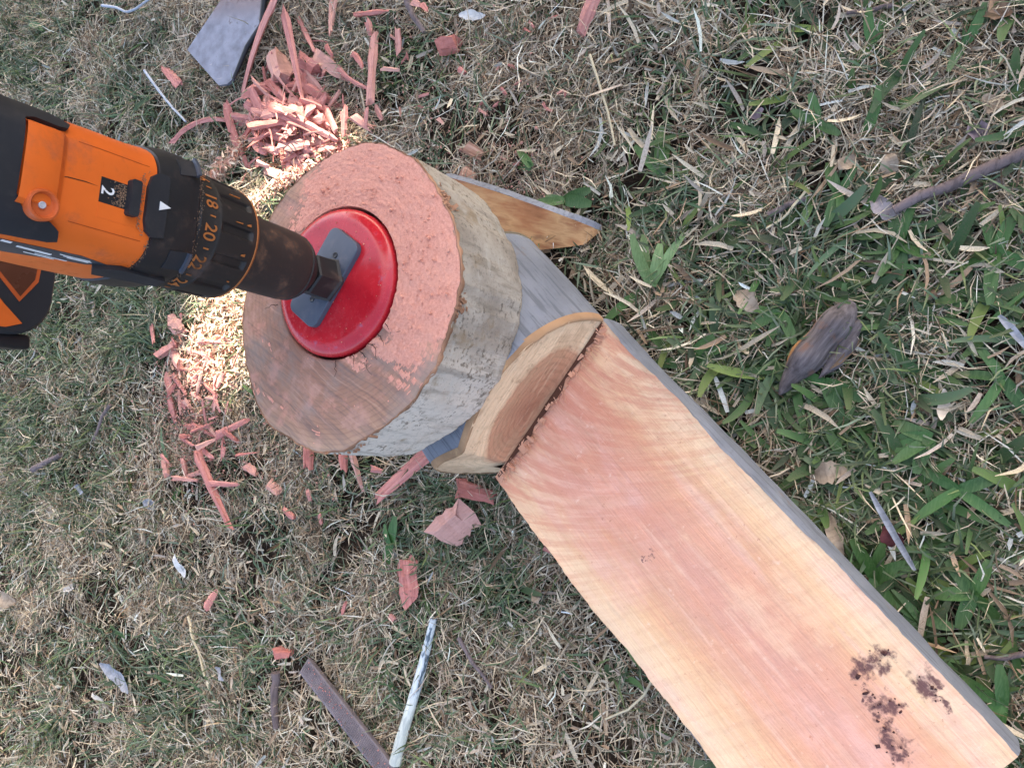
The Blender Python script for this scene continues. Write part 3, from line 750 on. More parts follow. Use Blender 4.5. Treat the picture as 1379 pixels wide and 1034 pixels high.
link('cover', lathe('cover', [(.0490, -.016), (.0503, -.012), (.0503, .0005), (.0498, .0022), (.0484, .0040), (.0462, .0054), (.0440, .0062), (.0425, .0066), (.0405, .0066), (.030, .0068), (.012, .0068), (.001, .0068)], 128, ang=50), MAT['red'], HSAW)
DUSTC = (.30, .16, .10)
MAT['blackplate'] = M_plain('grey_plastic_plate', (.050, .062, .085), .42, .5, 300, dust=(.25, .20, .19), dustamt=.25)
MAT['black'] = M_plain('black_plastic', (.014, .014, .016), .48, .45, 400, dust=(.16, .10, .07), dustamt=.35)
MAT['rubber'] = M_plain('black_rubber', (.018, .019, .023), .62, .4, 700, dust=(.10, .08, .07), dustamt=.25)
MAT['chuck'] = M_plain('dusty_chuck', (.030, .021, .018), .60, .35, 500, dust=(.17, .085, .05), dustamt=.85)
MAT['collar'] = M_plain('dusty_collar', (.017, .014, .013), .55, .4, 420, dust=(.12, .07, .05), dustamt=.6)
MAT['orange'] = M_plain('orange_plastic', (.74, .140, .018), .38, .5, 500, dust=(.30, .085, .035), dustamt=.45, var=.07)
MAT['orange_print'] = M_plain('orange_print', (.36, .12, .03), .6, .3, 700, dust=(.05, .03, .02), dustamt=.8)
MAT['white'] = M_plain('white_print', (.75, .75, .74), .5, .4, 300)
MAT['dustgrain'] = M_plain('brown_dust', (.22, .14, .09), .95, .1, 800)
MAT['steel'] = M_plain('screw_steel', (.45, .45, .47), .35, .6, 300); 
MAT['groove'] = M_plain('orange_groove', (.34, .060, .012), .7, .2)
MAT['seam'] = M_plain('dark_seam', (.05, .022, .012), .8, .2)

n_ = 90; t_ = rng.uniform(0, 6.28, n_); r2_ = .049 * np.sqrt(rng.uniform(.05, 1, n_)); zc_ = np.interp(r2_, [0, .0425, .046, .049], [.0068, .0068, .0056, .0038])
cr_ = crumbs('cover_dust', np.stack([r2_ * np.cos(t_), r2_ * np.sin(t_), zc_ + .0002], -1), np.clip(rng.lognormal(-7.9, .45, n_), .0002, .0010), MAT['dust'], None); cr_.parent = HSAW; del cr_['category']
# drill frame: x to the side the handle's clip is on, y = top of the drill, z = along the spindle, away from the wood
DA = Vector((.020, 0, 1)).normalized(); _u = Vector((math.cos(math.radians(-81.5)), math.sin(math.radians(-81.5)), 0)); _u = (_u - DA * _u.dot(DA)).normalized(); _xx = _u.cross(DA)
DP = Vector((PAD[0], PAD[1], HS + .0068))
DM = Matrix(((_xx.x, _u.x, DA.x, DP.x), (_xx.y, _u.y, DA.y, DP.y), (_xx.z, _u.z, DA.z, DP.z), (0, 0, 0, 1)))
DI = DM.inverted()
# plate with its two screws and hexagon boss, part of the hole saw
PL = [DI @ Vector(at(*p, HS + .0068 + .003)) for p in [(451, 302), (484, 327), (422, 447), (391, 417)]]
pc_ = sum(PL, Vector()) / 4; ex = ((PL[1] - PL[0]) + (PL[2] - PL[3])); ex.z = 0; ex.normalize(); ey = Vector((-ex.y, ex.x, 0))
hw = max(abs((p - pc_).dot(ex)) for p in PL) * .97; hl = max(abs((p - pc_).dot(ey)) for p in PL) * .97
def rrect(w, h, r, n=6):
    out = []
    for (sx_, sy_, a0) in ((1, 1, 0), (-1, 1, 90), (-1, -1, 180), (1, -1, 270)):
        for k in range(n + 1):
            a = math.radians(a0 + 90 * k / n); out.append((sx_ * (w - r) + r * math.cos(a), sy_ * (h - r) + r * math.sin(a)))
    return out
PM = Matrix.Translation(DM @ Vector((pc_.x, pc_.y, 0))) @ Matrix.Rotation(math.atan2((DM.to_3x3() @ ex).y, (DM.to_3x3() @ ex).x), 4, 'Z')
HI = Matrix.Translation(Vector((PAD[0], PAD[1], HS))).inverted()
def plate_bm():
    bm = bmesh.new(); vs_ = [bm.verts.new((x, y, .0002)) for x, y in rrect(hw, hl, .006)]
    f = bm.faces.new(vs_); e = bmesh.ops.extrude_face_region(bm, geom=[f]); top = [v for v in e['geom'] if isinstance(v, bmesh.types.BMVert)]
    for v in top: v.co.z += .0042
    tf = [x for x in e['geom'] if isinstance(x, bmesh.types.BMFace)][0]
    bmesh.ops.bevel(bm, geom=list(tf.edges), offset=.0007, segments=3, profile=.5, affect='EDGES')
    bmesh.ops.recalc_face_normals(bm, faces=bm.faces); return bm
pl = link('plate', bm_mesh('plate', plate_bm()), MAT['blackplate'], HSAW); pl.matrix_local = HI @ PM
for p in ((452, 344), (421, 403)):
    q = (HI @ PM).inverted() @ (HI @ Vector(at(*p, HS + .0068 + .004)))
    s_ = link('screw', lathe('screw', [(.0020, .0038), (.0020, .0047), (.0016, .0050), (.0005, .0047)], 20), MAT['black'], pl); s_.location = (q.x, q.y, 0)
def hexlathe(name, prof, rot=0.0):
    V, Fc = [], []
    for r, z in prof:
        for k in range(6): a = rot + k * math.pi / 3; V.append((r * math.cos(a), r * math.sin(a), z))
    for i in range(len(prof) - 1):
        for k in range(6): a = i * 6 + k; b = i * 6 + (k + 1) % 6; Fc.append((a, b, b + 6, a + 6))
    Fc.append(tuple(range(5, -1, -1))); Fc.append(tuple(range((len(prof) - 1) * 6, len(prof) * 6)))
    return autosmooth(mesh(name, V, Fc), 20)
hx = link('hexagon_boss', hexlathe('hexagon_boss', [(.0160, .0036), (.0160, .0048), (.0146, .0062), (.0142, .0215), (.0132, .0228)], .35), MAT['collar'], HSAW); hx.matrix_local = HI @ DM
sh = link('arbor_shank', lathe('arbor_shank', [(.0060, .018), (.0060, .040)], 24), MAT['chuck'], HSAW); sh.matrix_local = HI @ DM

# ------------------------------------------------------------------ the cordless drill
DR = empty('cordless_drill', mw=DM)
tag(DR, 'orange and black cordless drill pointing down into the slice', 'drill')
# chuck
ck = link('chuck', lathe('chuck', [(.0085, .0225), (.0110, .0230), (.0150, .0275), (.0188, .0335), (.0205, .0365), (.0212, .0390), (.0216, .0420), (.0218, .0600), (.0220, .0800), (.0220, .0930)], 96, ang=28), MAT['chuck'], DR)
def ribs(r, z, th): return r + (.0004 * max(0, math.cos(th * 3)) ** 8)
link('nose_ring', lathe('nose_ring', [(.0191, .0325), (.0201, .0342), (.0210, .0362), (.0206, .0372)], 96, cap=False), MAT['collar'], ck)
link('rear_ring', lathe('rear_ring', [(.0224, .0860), (.0228, .0870), (.0228, .0890), (.0222, .0900)], 96, cap=False), MAT['collar'], ck)
# torque collar: grip with recesses, number band
R1 = .0318
def grip(r, z, th):
    if .0935 < z < .1145:
        p = (th * 12 / (2 * math.pi)) % 1.0; d = min(p, 1 - p)
        g_ = min(1, max(0, (.17 - d) / .03)) * min(1, max(0, (z - .0935) / .0020)) * min(1, max(0, (.1145 - z) / .0016))
        return r - .0016 * g_
    return r
zz_ = [(.024, .0880), (.0285, .0882), (.0302, .0890), (.0312, .0905), (R1 - .0002, .0925)] + [(R1 + .0006 * (z - .0935) / .021, z) for z in np.linspace(.0935, .1150, 22)] + [(R1 + .0004, .1158), (R1 + .0001, .1165), (R1 + .0002, .1270), (R1 - .0012, .1282)]
tc = link('torque_collar', lathe('torque_collar', zz_, 288, grip, ang=40), MAT['collar'], DR)
link('edge_ring', lathe('edge_ring', [(.0300, .0884), (.0309, .0890), (.0315, .0902), (.0312, .0908)], 96, cap=False), MAT['orange_print'], tc)
def cyl(R): return lambda a, z, off=0.0: (  (R + off) * math.sin(a / R), (R + off) * math.cos(a / R), z)
C1 = cyl(R1 + .0004)
step_ = .0086; a0_ = -.0040
for i, t_ in enumerate(['16', '18', '20', '22', '24', '1']):
    ac = a0_ + (i - 1.5) * 2 * step_ + .0006
    link('number', text_mesh('number', t_, .0100, lambda x, y, ac=ac: C1(ac + x * .9, .1214 - y, .00012)), MAT['orange_print'], tc)
for i in range(-5, 8):
    ac = a0_ + i * 2 * step_ + .0006 - step_ * 0
    link('tick', patch('tick', [(ac - .0004, .1190), (ac + .0004, .1190), (ac + .0004, .1222), (ac - .0004, .1222)], C1, .0002, .0002, .002), MAT['orange_print'], tc)
C2 = cyl(R1 + .0012)
for (k, z0, z1, h) in ((-2, .1000, .1070, 0), (-1, .0960, .0985, 1), (-1, .1015, .1060, 0), (0, .0968, .0990, 1), (1, .0972, .0984, 0)):      # worn orange paint beside the grip recesses
    ac = (k + .33) * 2 * math.pi / 12 * R1 + .006; w_ = .0012 if h else .0003
    link('worn_mark', patch('worn_mark', [(ac - w_, z0), (ac + .0003, z0), (ac + .0003, z1), (ac - w_ * .3, z1)], C1, .0004, .0006, .003), MAT['orange_print'], tc)

# lofted body sections, arc-length coordinate t measured from the top centre line
HALF = [(0, .0365), (.012, .0364), (.0215, .0356), (.0300, .0300), (.0365, .0160), (.0380, -.0040), (.0370, -.0200), (.0300, -.0350), (.0170, -.0410), (0, -.0415)]
def chaikin(P_, n=2):
    for _ in range(n):
        out = [P_[0]]
        for a, b in zip(P_[:-1], P_[1:]): out += [tuple(.78 * x + .22 * y for x, y in zip(a, b)), tuple(.22 * x + .78 * y for x, y in zip(a, b))]
        P_ = out + [P_[-1]]
    return P_
HALF = chaikin(HALF); hv = [Vector(p) for p in HALF]; cum = [0.0]
for a, b in zip(hv[:-1], hv[1:]): cum.append(cum[-1] + (b - a).length)
TT = cum[-1]
def sect(t):
    s_ = 1 if t >= 0 else -1; t = min(abs(t), TT - 1e-6); i = max(k for k in range(len(cum)) if cum[k] <= t); i = min(i, len(hv) - 2)
    f = (t - cum[i]) / (cum[i + 1] - cum[i]); p = hv[i].lerp(hv[i + 1], f); d = (hv[i + 1] - hv[i]).normalized()
    return Vector((p.x * s_, p.y)), Vector((-d.y * s_, d.x)) * 1.0
def bscale(s): return float(np.interp(s, [.126, .134, .150, .165, .185, .215, .25, .275], [.905, .94, .955, .975, 1.0, 1.015, 1.0, .90]))
def body(t, s, off=0.0):
    p, n = sect(t); k = bscale(s); n = Vector((abs(n.x) if p.x >= 0 else -abs(n.x), n.y if abs(n.y) > 0 else 0))
    if p.y > 0 and n.y < 0: n.y = -n.y
    if p.y < -.02 and n.y > 0: n.y = -n.y
    e = min(1.0, max(0.0, (s - .131) / .030)); e2 = min(1.0, max(0.0, (s - .131) / .090))
    return (p.x * k * (1 - .07 * e - .12 * e2) + .0022 * e + .0036 * e2 + n.x * off, p.y * k + n.y * off, s)
def loft(name, s_list, offs, cap=True, nt=120):
    V, Fc = [], []
    for s, o in zip(s_list, offs):
        for k in range(nt): V.append(body(-TT + 2 * TT * k / nt, s, o))
    for i in range(len(s_list) - 1):
        for k in range(nt): a = i * nt + k; b = i * nt + (k + 1) % nt; Fc.append((a, b, b + nt, a + nt))
    if cap: Fc += [tuple(range(nt)), tuple(range((len(s_list) - 1) * nt, len(s_list) * nt))]
    me = mesh(name, V, Fc); bm = bmesh.new(); bm.from_mesh(me); bmesh.ops.recalc_face_normals(bm, faces=bm.faces); bm.to_mesh(me); bm.free()
    return autosmooth(me, 28)
bs = link('housing', loft('housing', [.1545, .1552, .156, .165, .175, .185, .2, .215, .23, .245, .258, .266, .272], [-.003, -.001, 0, 0, 0, 0, 0, 0, 0, 0, -.002, -.006, -.014]), MAT['orange'], DR)
gh = link('gear_housing', loft('gear_housing', [.1275, .1282, .130, .135, .1354, .142, .148, .1548, .1556], [-.004, -.0024, -.0012, -.0010, .0, .0010, .0012, .0008, -.001]), MAT['black'], DR)
# rounded tongue behind the selector
tong = [(-.0165, .150), (.0165, .150), (.0176, .1560), (.0150, .1595), (.009, .1610), (-.009, .1610), (-.0150, .1595), (-.0176, .1560)]
link('tongue', patch('tongue', tong, body, .0022, .003, .002), MAT['rubber'], gh)
tri = link('pointer', patch('pointer', [(-.0024, .1545), (.0024, .1545), (.0, .1485)], body, .0026, .0005, .002), MAT['white'], gh)
for t0 in (-.0255, .0255):                  # clip recesses with a bright lip
    s_ = 1 if t0 > 0 else -1
    link('clip_recess', patch('clip_recess', [(t0 - .0050, .1345), (t0 + .0050, .1345), (t0 + .0060, .1440), (t0 - .0040, .1440)], body, .0016, .001, .002), MAT['rubber'], gh)
    link('clip_lip', patch('clip_lip', [(t0 - .0050, .1330), (t0 + .0050, .1330), (t0 + .0050, .1348), (t0 - .0050, .1348)], body, .0034, .003, .002), MAT['blackplate'], gh)
link('side_rib', patch('side_rib', [(.040, .136), (.047, .136), (.050, .168), (.043, .172), (.039, .160)], body, .0026, .003, .003), MAT['rubber'], gh)
# selector: black window, white 2, slider
wd = link('selector_window', patch('selector_window', [(-.0066, .1660), (.0066, .1660), (.0066, .1832), (-.0066, .1832)], body, .0002, .0004, .003), MAT['black'], bs)
link('number', text_mesh('number', '2', .0078, lambda x, y: body(x * 1.2, .1800 - y * 1.1, .0004)), MAT['white'], wd)
link('window_frame', patch('window_frame', [(-.0145, .1560), (.0145, .1560), (.0145, .1830), (-.0145, .1830)], body, .00012, .0002, .003), MAT['orange'], bs)
link('slider', patch('slider', [(-.0096, .1664), (-.0086, .1656), (.0086, .1656), (.0096, .1664), (.0096, .1698), (.0086, .1706), (-.0086, .1706), (-.0096, .1698)], body, .0040, .0040, .002), MAT['rubber'], bs)
bm = bmesh.new(); r_ = random.Random(3)
for k in range(220):                        # wood dust caught in the window
    p = body(r_.uniform(-.0062, .0062), .1708 + abs(r_.gauss(0, .0030)), .0003); z = r_.uniform(.00015, .00045); box_bm(bm, p, (z, z, z), Matrix.Rotation(r_.random() * 3, 3, 'X'))
for k in range(420):                        # and along the tongue and the collar joint
    q = r_.choice([0, 1, 2])
    if q == 0: t_ = r_.uniform(-.018, .018); p = body(t_, .1632 + r_.gauss(0, .0006) - max(0, abs(t_) - .014) * .8, .0008)
    elif q == 1: p = body(r_.uniform(.014, .046), .1560 + r_.gauss(0, .0010), .0005)
    else: p = body(r_.uniform(-.03, .045), .1296 + r_.gauss(0, .0010), -.0004)
    z = r_.uniform(.00012, .00042); box_bm(bm, p, (z, z, z), Matrix.Rotation(r_.random() * 3, 3, 'X'))
tag(link('wood_dust', bm_mesh('wood_dust', bm), MAT['dustgrain'], DR), kind='stuff')
# mould seam down the middle of the orange shell
P_ = [body(-.0006, .1840, .0), body(-.0008, .192, .0), body(.0002, .2005, .0001), body(-.0012, .206, .0002), body(-.0002, .212, .0010)]
link('seam', patch('seam', [(-.0010, .184), (-.0010, .190), (-.0004, .198), (.0002, .200), (-.0016, .204), (-.0014, .214), (-.0020, .214), (-.0024, .2035), (-.0004, .1995), (-.0010, .1975), (-.0015, .190)], body, .0001, .0002, .002), MAT['seam'], bs)
for sgn in (-1, 1):
    link('side_groove', patch('side_groove', [(sgn * .0205, .160), (sgn * .0208, .160), (sgn * .0208, .1945), (sgn * .0205, .1945)], body, .0001, .0002, .003), MAT['groove'], bs)
# raised bridge with a screw well
def block(s0, s1, t0, t1, h, bev): return [(t0, s0), (t1, s0), (t1, s1), (t0, s1)]
V = []; Fc = []; ns = 24
prof_ = [(.1975, .0), (.1995, .0006), (.2030, .0040), (.2060, .0050), (.2150, .0052), (.2180, .0050)]
for t in np.linspace(-.0235, .0205, ns):
    for (s, h) in prof_:
        e_ = min(1, (t + .0235) / .004, (.0205 - t) / .003); V.append(body(float(t), s, h * max(0, e_) - .0004))
for i in range(ns - 1):
    for j in range(len(prof_) - 1): a = i * 6 + j; Fc.append((a, a + 6, a + 7, a + 1))
br = link('bridge', autosmooth(mesh('bridge', V, Fc), 25), MAT['orange'], bs)
well = lathe('screw_well', [(.0066, -.0030), (.0066, .0006), (.0062, .0016), (.0054, .0018), (.0048, .0010), (.0046, .0002), (.0044, -.0002), (.0005, -.0006)], 48, cap=False)
def on_body(o, t, s, off, parent):
    p = Vector(body(t, s, off)); n = (Vector(body(t, s, off + .01)) - p).normalized(); o.parent = parent
    o.matrix_local = Matrix.Translation(p) @ n.to_track_quat('Z', 'Y').to_matrix().to_4x4()
MAT['orange_dark'] = M_plain('orange_plastic_darker', (.52, .10, .022), .5, .4, 400)  # darker orange puts recess shade into the screw well; also colours the gauge rim
w_ = link('screw_well', well, MAT['orange_dark'], br); on_body(w_, .0175, .2085, .0046, bs)
w_.parent = br
sc2 = link('screw_head', lathe('screw_head', [(.0015, -.0020), (.0015, .0003), (.0012, .0005), (.0004, .0003)], 20), MAT['steel'], w_)
# black rubber overmould at the rear
H1 = [(-.0260, .2280), (-.0260, .262), (.045, .262), (.045, .2280), (.034, .2240), (.0265, .2140), (.0255, .2070), (.0285, .1985), (.0315, .1965), (.0335, .2000), (.0375, .2180), (.0405, .2300), (.044, .262), (.0455, .262)]
rear = [(-.0350, .262), (-.0345, .235), (-.0325, .2180), (-.0300, .2045), (-.0270, .1985), (-.0240, .2000), (-.0232, .2040), (-.0240, .2140), (-.0225, .2178), (.0150, .2178), (.0200, .2150), (.0225, .2090), (.0232, .2020), (.0262, .1975), (.0310, .1955), (.0328, .1990), (.0345, .2140), (.0370, .2300), (.0385, .262)]
link('rear_grip', patch('rear_grip', rear, body, .0024, .003, .0025), MAT['rubber'], DR)
# rating sticker on the flank
stk = [(.0410, .1660), (.0455, .1740), (.0470, .1850), (.0545, .2050), (.0545, .232), (.0425, .232), (.0410, .2100), (.0395, .1950), (.0385, .1800)]
MAT['sticker'] = M_plain('grey_sticker', (.055, .058, .066), .45, .45, 300)
sk = link('sticker', patch('sticker', stk, body, .0002, .0004, .003), MAT['sticker'], bs)
for (t0, t1, s0, s1) in ((.0430, .0444, .1905, .2050), (.0460, .0466, .1820, .1960), (.0474, .0480, .1870, .2000), (.0410, .0414, .1740, .1880), (.0418, .0422, .1730, .1860), (.0426, .0430, .1740, .1840), (.0412, .0428, .2080, .2120), (.0408, .0426, .2135, .2160)):
    link('print_line', patch('print_line', [(t0, s0), (t1, s0), (t1, s1), (t0, s1)], body, .0004, .0002, .003), MAT['white'], sk)
# handle and battery
hp_ = [(.004, -.020, .222), (.004, -.055, .212), (.005, -.100, .196), (.006, -.145, .178), (.006, -.165, .170)]
hd = link('handle', tube('handle', [Vector(p) for p in hp_], [.024, .0205, .0195, .021, .026], 28, flat=1.25), MAT['rubber'], DR)
def rbox(w, h, r, s0, s1, z0, z1, n=8):     # rounded slab in (x, s), thickness along y
    pts = rrect(w, h, r, n); V = []; m_ = len(pts)
    lv = [(z0, .96), (z0 + .003, 1.0), (z1 - .003, 1.0), (z1, .965)]
    for (y, k) in lv:
        for (a, b) in pts: V.append((a * k, y, b * k))
    Fc = [(i * m_ + k, i * m_ + (k + 1) % m_, (i + 1) * m_ + (k + 1) % m_, (i + 1) * m_ + k) for i in range(3) for k in range(m_)]
    Fc += [tuple(range(m_)), tuple(range(3 * m_, 4 * m_))]
    me = mesh('battery', V, Fc); bm = bmesh.new(); bm.from_mesh(me); bmesh.ops.recalc_face_normals(bm, faces=bm.faces); bm.to_mesh(me); bm.free(); return autosmooth(me, 30)
BX, BS_ = .010, .150
bt = link('battery', rbox(.0445, .062, .026, 0, 0, -.225, -.160), MAT['rubber'], DR); bt.location = (BX, 0, BS_)
pan = lambda x, s, off=0.0: (x, -.160 + off, s)
link('battery_panel', patch('battery_panel', [(.0260, -.031), (.0365, -.0435), (.0405, -.034), (.0415, -.020), (.0415, .030), (.0, .030), (.005, -.010)], pan, .0006, .001, .006), MAT['orange'], bt)
link('gauge_rim', patch('gauge_rim', [(-.024, -.052), (.008, -.050), (.023, -.040), (.006, -.022), (-.024, -.020)], pan, .0005, .001, .005), MAT['orange_dark'], bt)
link('gauge_window', patch('gauge_window', [(-.024, -.0495), (.007, -.0475), (.0195, -.0400), (.005, -.0245), (-.024, -.0225)], pan, .0008, .001, .005), M_plain('smoked_gauge', (.10, .035, .018), .3, .5), bt)
bm = bmesh.new(); box_bm(bm, (.0490, -.182, -.018), (.010, .030, .074), Matrix.Rotation(.05, 3, 'Y'), .003)
link('clip', bm_mesh('clip', bm), MAT['black'], bt)

# ------------------------------------------------------------------ offcut of the log lying behind the slice
m = NT('offcut_face', .68, .3); co = m.co()
g = m.noise(m.co((8, 240, 240)), 1.0, 5, .6); k = m.noise(m.co((14, 30, 30)), 1.0, 4, .6)
c = m.ramp(m.math('ADD', m.math('MULTIPLY', k, .7), m.math('MULTIPLY', g, .3)), [(.32, (.24, .090, .038)), (.44, (.44, .19, .078)), (.56, (.60, .34, .15)), (.66, (.34, .135, .055))])
c = m.mix(m.mapr(m.noise(m.co((30, 90, 90), loc=(4, 0, 2)), 1.0, 4), .58, .72, 0, .6), c, (.16, .075, .04))
m.color(c).bump(g, .4, .0008); MAT['offcut'] = m.m
oc0 = Vector(at(640, 272, .030)); oc1 = Vector(at(800, 318, .014)); od = oc1 - oc0; OL = od.length + .03
OM = Matrix.Translation(Vector((oc0.x, oc0.y, 0)) - Vector((od.x, od.y, 0)).normalized() * .03) @ Matrix.Rotation(math.atan2(od.y, od.x), 4, 'Z')
oc = empty('log_offcut', mw=OM); tag(oc, 'tan split log offcut with bark edge poking out behind the slice', 'log offcut')
V, Fc, VF, FF = [], [], [], []; NO, NC = 30, 16
for i in range(NO + 1):
    u = i / NO; x = OL * u; sz_ = (1 - .80 * u ** 1.5); 
    ridge = Vector((x, .012 * sz_ + .004 * u, .046 * sz_ + .004)); foot = Vector((x - .008 * u, -.045 * sz_, .010 + .003 * u))   # face runs from the ridge down towards the log
    if i == NO: ridge.z -= .006
    for k in range(NC + 1):                 # bark, bulging behind the face
        q = k / NC; p = ridge.lerp(foot, q); bul = math.sin(math.pi * q) ** .7 * .026 * sz_
        p = p + Vector((0, .62, -.55)) * bul + Vector((0, .006, .001)) * min(1, q * 9) * (1 - q) + Vector((0, 1, .3)) * ((fbm(x * 60, q * 4, 3) - .5) * .003)
        p.z = max(p.z, .002); V.append(p)
    for k in range(9):
        q = k / 8; p = ridge.lerp(foot, q); p = p + Vector((0, -.5, .6)) * ((fbm(x * 50, q * 5 + 3, 3) - .5) * .004 * math.sin(math.pi * q)); VF.append(p)
for i in range(NO):
    for k in range(NC): a = i * (NC + 1) + k; Fc.append((a, a + NC + 1, a + NC + 2, a + 1))
    for k in range(8): a = i * 9 + k; FF.append((a, a + 1, a + 10, a + 9))
link('bark', mesh('bark', V, Fc), MAT['bark'], oc); link('split_face', mesh('split_face', VF, FF), MAT['offcut'], oc)
e_ = [V[NO * (NC + 1) + k] for k in range(NC + 1)]; f_ = [VF[NO * 9 + k] for k in range(9)]
link('broken_end', mesh('broken_end', e_ + f_[::-1], [tuple(range(NC + 1 + 9))], False), MAT['offcut'], oc)

# ------------------------------------------------------------------ wood chips
m = NT('chip_wood', .8, .2); co = m.co()
g = m.noise(m.co((18, 420, 420)), 1.0, 4, .6); f = m.noise(co, 300, 4, .65)
c = m.ramp(m.math('ADD', m.math('MULTIPLY', g, .75), m.math('MULTIPLY', f, .25)), [(.30, (.26, .085, .070)), (.46, (.46, .185, .155)), (.60, (.57, .255, .215)), (.76, (.68, .36, .31))])
rn = m.rand(); c = m.mix(m.mapr(rn, .55, 1.0, 0, .60, False), c, (.60, .36, .27)); c = m.mix(m.mapr(rn, .45, .0, 0, .55, False), c, (.36, .105, .075))
m.color(c).bump(m.math('ADD', g, f), .6, .0010); MAT['chip'] = m.m
m = NT('chip_wood_brown', .8, .2); co = m.co(); g = m.noise(m.co((18, 420, 420)), 1.0, 4, .6)
m.color(m.ramp(g, [(.3, (.22, .10, .06)), (.5, (.38, .21, .14)), (.7, (.50, .31, .22))])).bump(g, .6, .001); MAT['chip_brown'] = m.m
def chip_mesh(L, w, t, bend=0.0, taper=0.3, seed=0, twist=0.0, side=0.0):
    r_ = random.Random(seed); V, Fc = [], []; n = 4 if L < .03 else 6
    ring_ = ((-1, .1), (-.35, -.5), (.4, -.45), (1, .0), (.45, .5), (-.4, .45)); jit = [(r_.uniform(-.18, .18), r_.uniform(-.2, .2)) for _ in ring_]
    cut0 = [r_.gauss(0, .42) for _ in ring_]; cut1 = [r_.gauss(0, .42) for _ in ring_]; lim = min(w, L * .30)
    for i in range(n + 1):
        u = i / n; x = (u - .5) * L; k = (1 - taper * u ** 1.4) * (1 + r_.uniform(-.14, .14)); tk = t * (1 - .45 * taper * u) * (1 + r_.uniform(-.2, .2))
        a = twist * (u - .5); dz = bend * L * ((u - .5) ** 2 * 4); dy = side * L * ((u - .5) ** 2 * 4)
        for q, (sy_, sz_) in enumerate(ring_):
            yy = (sy_ + jit[q][0]) * w * k / 2; zz = (sz_ + jit[q][1]) * tk; xo = 0.0
            if i == 0: xo = -cut0[q] * lim; zz *= .75
            if i == n: xo = cut1[q] * lim; zz *= .75
            V.append((x + xo, yy * math.cos(a) - zz * math.sin(a) + dy, yy * math.sin(a) + zz * math.cos(a) + dz))
    for i in range(n):
        for k in range(6): a = i * 6 + k; b = i * 6 + (k + 1) % 6; Fc.append((a, b, b + 6, a + 6))
    Fc += [(5, 4, 3, 2, 1, 0), tuple(n * 6 + k for k in range(6))]
    return mesh('wood_chip', V, Fc, False)
chip_no = [0]
GBOX = {'wood chips heaped behind the slice': ((320, 470), (100, 240)), 'wood chips scattered left of the slice': ((220, 330), (430, 650)), 'wood crumbs dotted over the top lawn': ((430, 760), (20, 240))}
def chip(x0, y0, x1, y1, wpx, label=None, group=None, t=None, bend=0.0, taper=.3, z=.016, roll=None, pitch=None, side=0.0, mat='chip', name='wood_chip'):
    chip_no[0] += 1; s = chip_no[0]; r_ = random.Random(100 + s)
    a, b = Vector(at(x0, y0, z)), Vector(at(x1, y1, z)); mid = (a + b) / 2; L = (b - a).length; w = wpx / pxm((x0 + x1) / 2, (y0 + y1) / 2, z)
    t = t if t is not None else min(w * .55, r_.uniform(.003, .007))
    o = link(name, chip_mesh(L, w, t, bend, taper, s, r_.uniform(-.5, .5), side), MAT[mat])
    roll = r_.gauss(0, .30) if roll is None else roll; pitch = r_.gauss(0, .10) if pitch is None else pitch
    g0 = float(gz(mid.x, mid.y))
    o.matrix_world = Matrix.Translation((mid.x, mid.y, z + g0 * .5)) @ Matrix.Rotation(math.atan2(b.y - a.y, b.x - a.x), 4, 'Z') @ Matrix.Rotation(pitch, 4, 'Y') @ Matrix.Rotation(roll, 4, 'X')
    if group:                               # say which one: size, shape, place in its heap
        mx, my = (x0 + x1) / 2, (y0 + y1) / 2; Lp = math.hypot(x1 - x0, y1 - y0); gx_, gy_ = GBOX[group]
        size = 'tiny' if Lp < 14 else 'short' if Lp < 24 else 'longish' if Lp < 36 else 'long'
        shp = 'hair-thin' if wpx < 3 else 'thin' if wpx < 6 else 'narrow' if wpx < 9.5 else 'broad'
        row = ['topmost', 'upper', 'middle', 'lower', 'lowest'][min(4, max(0, int((my - gy_[0]) / (gy_[1] - gy_[0]) * 5)))]
        cl = ['far left', 'left', 'centre', 'right', 'far right'][min(4, max(0, int((mx - gx_[0]) / (gx_[1] - gx_[0]) * 5)))]
        lie = 'upright' if abs(y1 - y0) > 2 * abs(x1 - x0) else 'level' if abs(x1 - x0) > 2 * abs(y1 - y0) else 'slanting'
        label = '%s %s %s pink chip, %s row, %s of %s' % (size, shp, lie, row, cl, label)
    tag(o, label, 'wood chip', group); return o
GP = 'wood chips heaped behind the slice'; LP = 'the heap behind the slice'
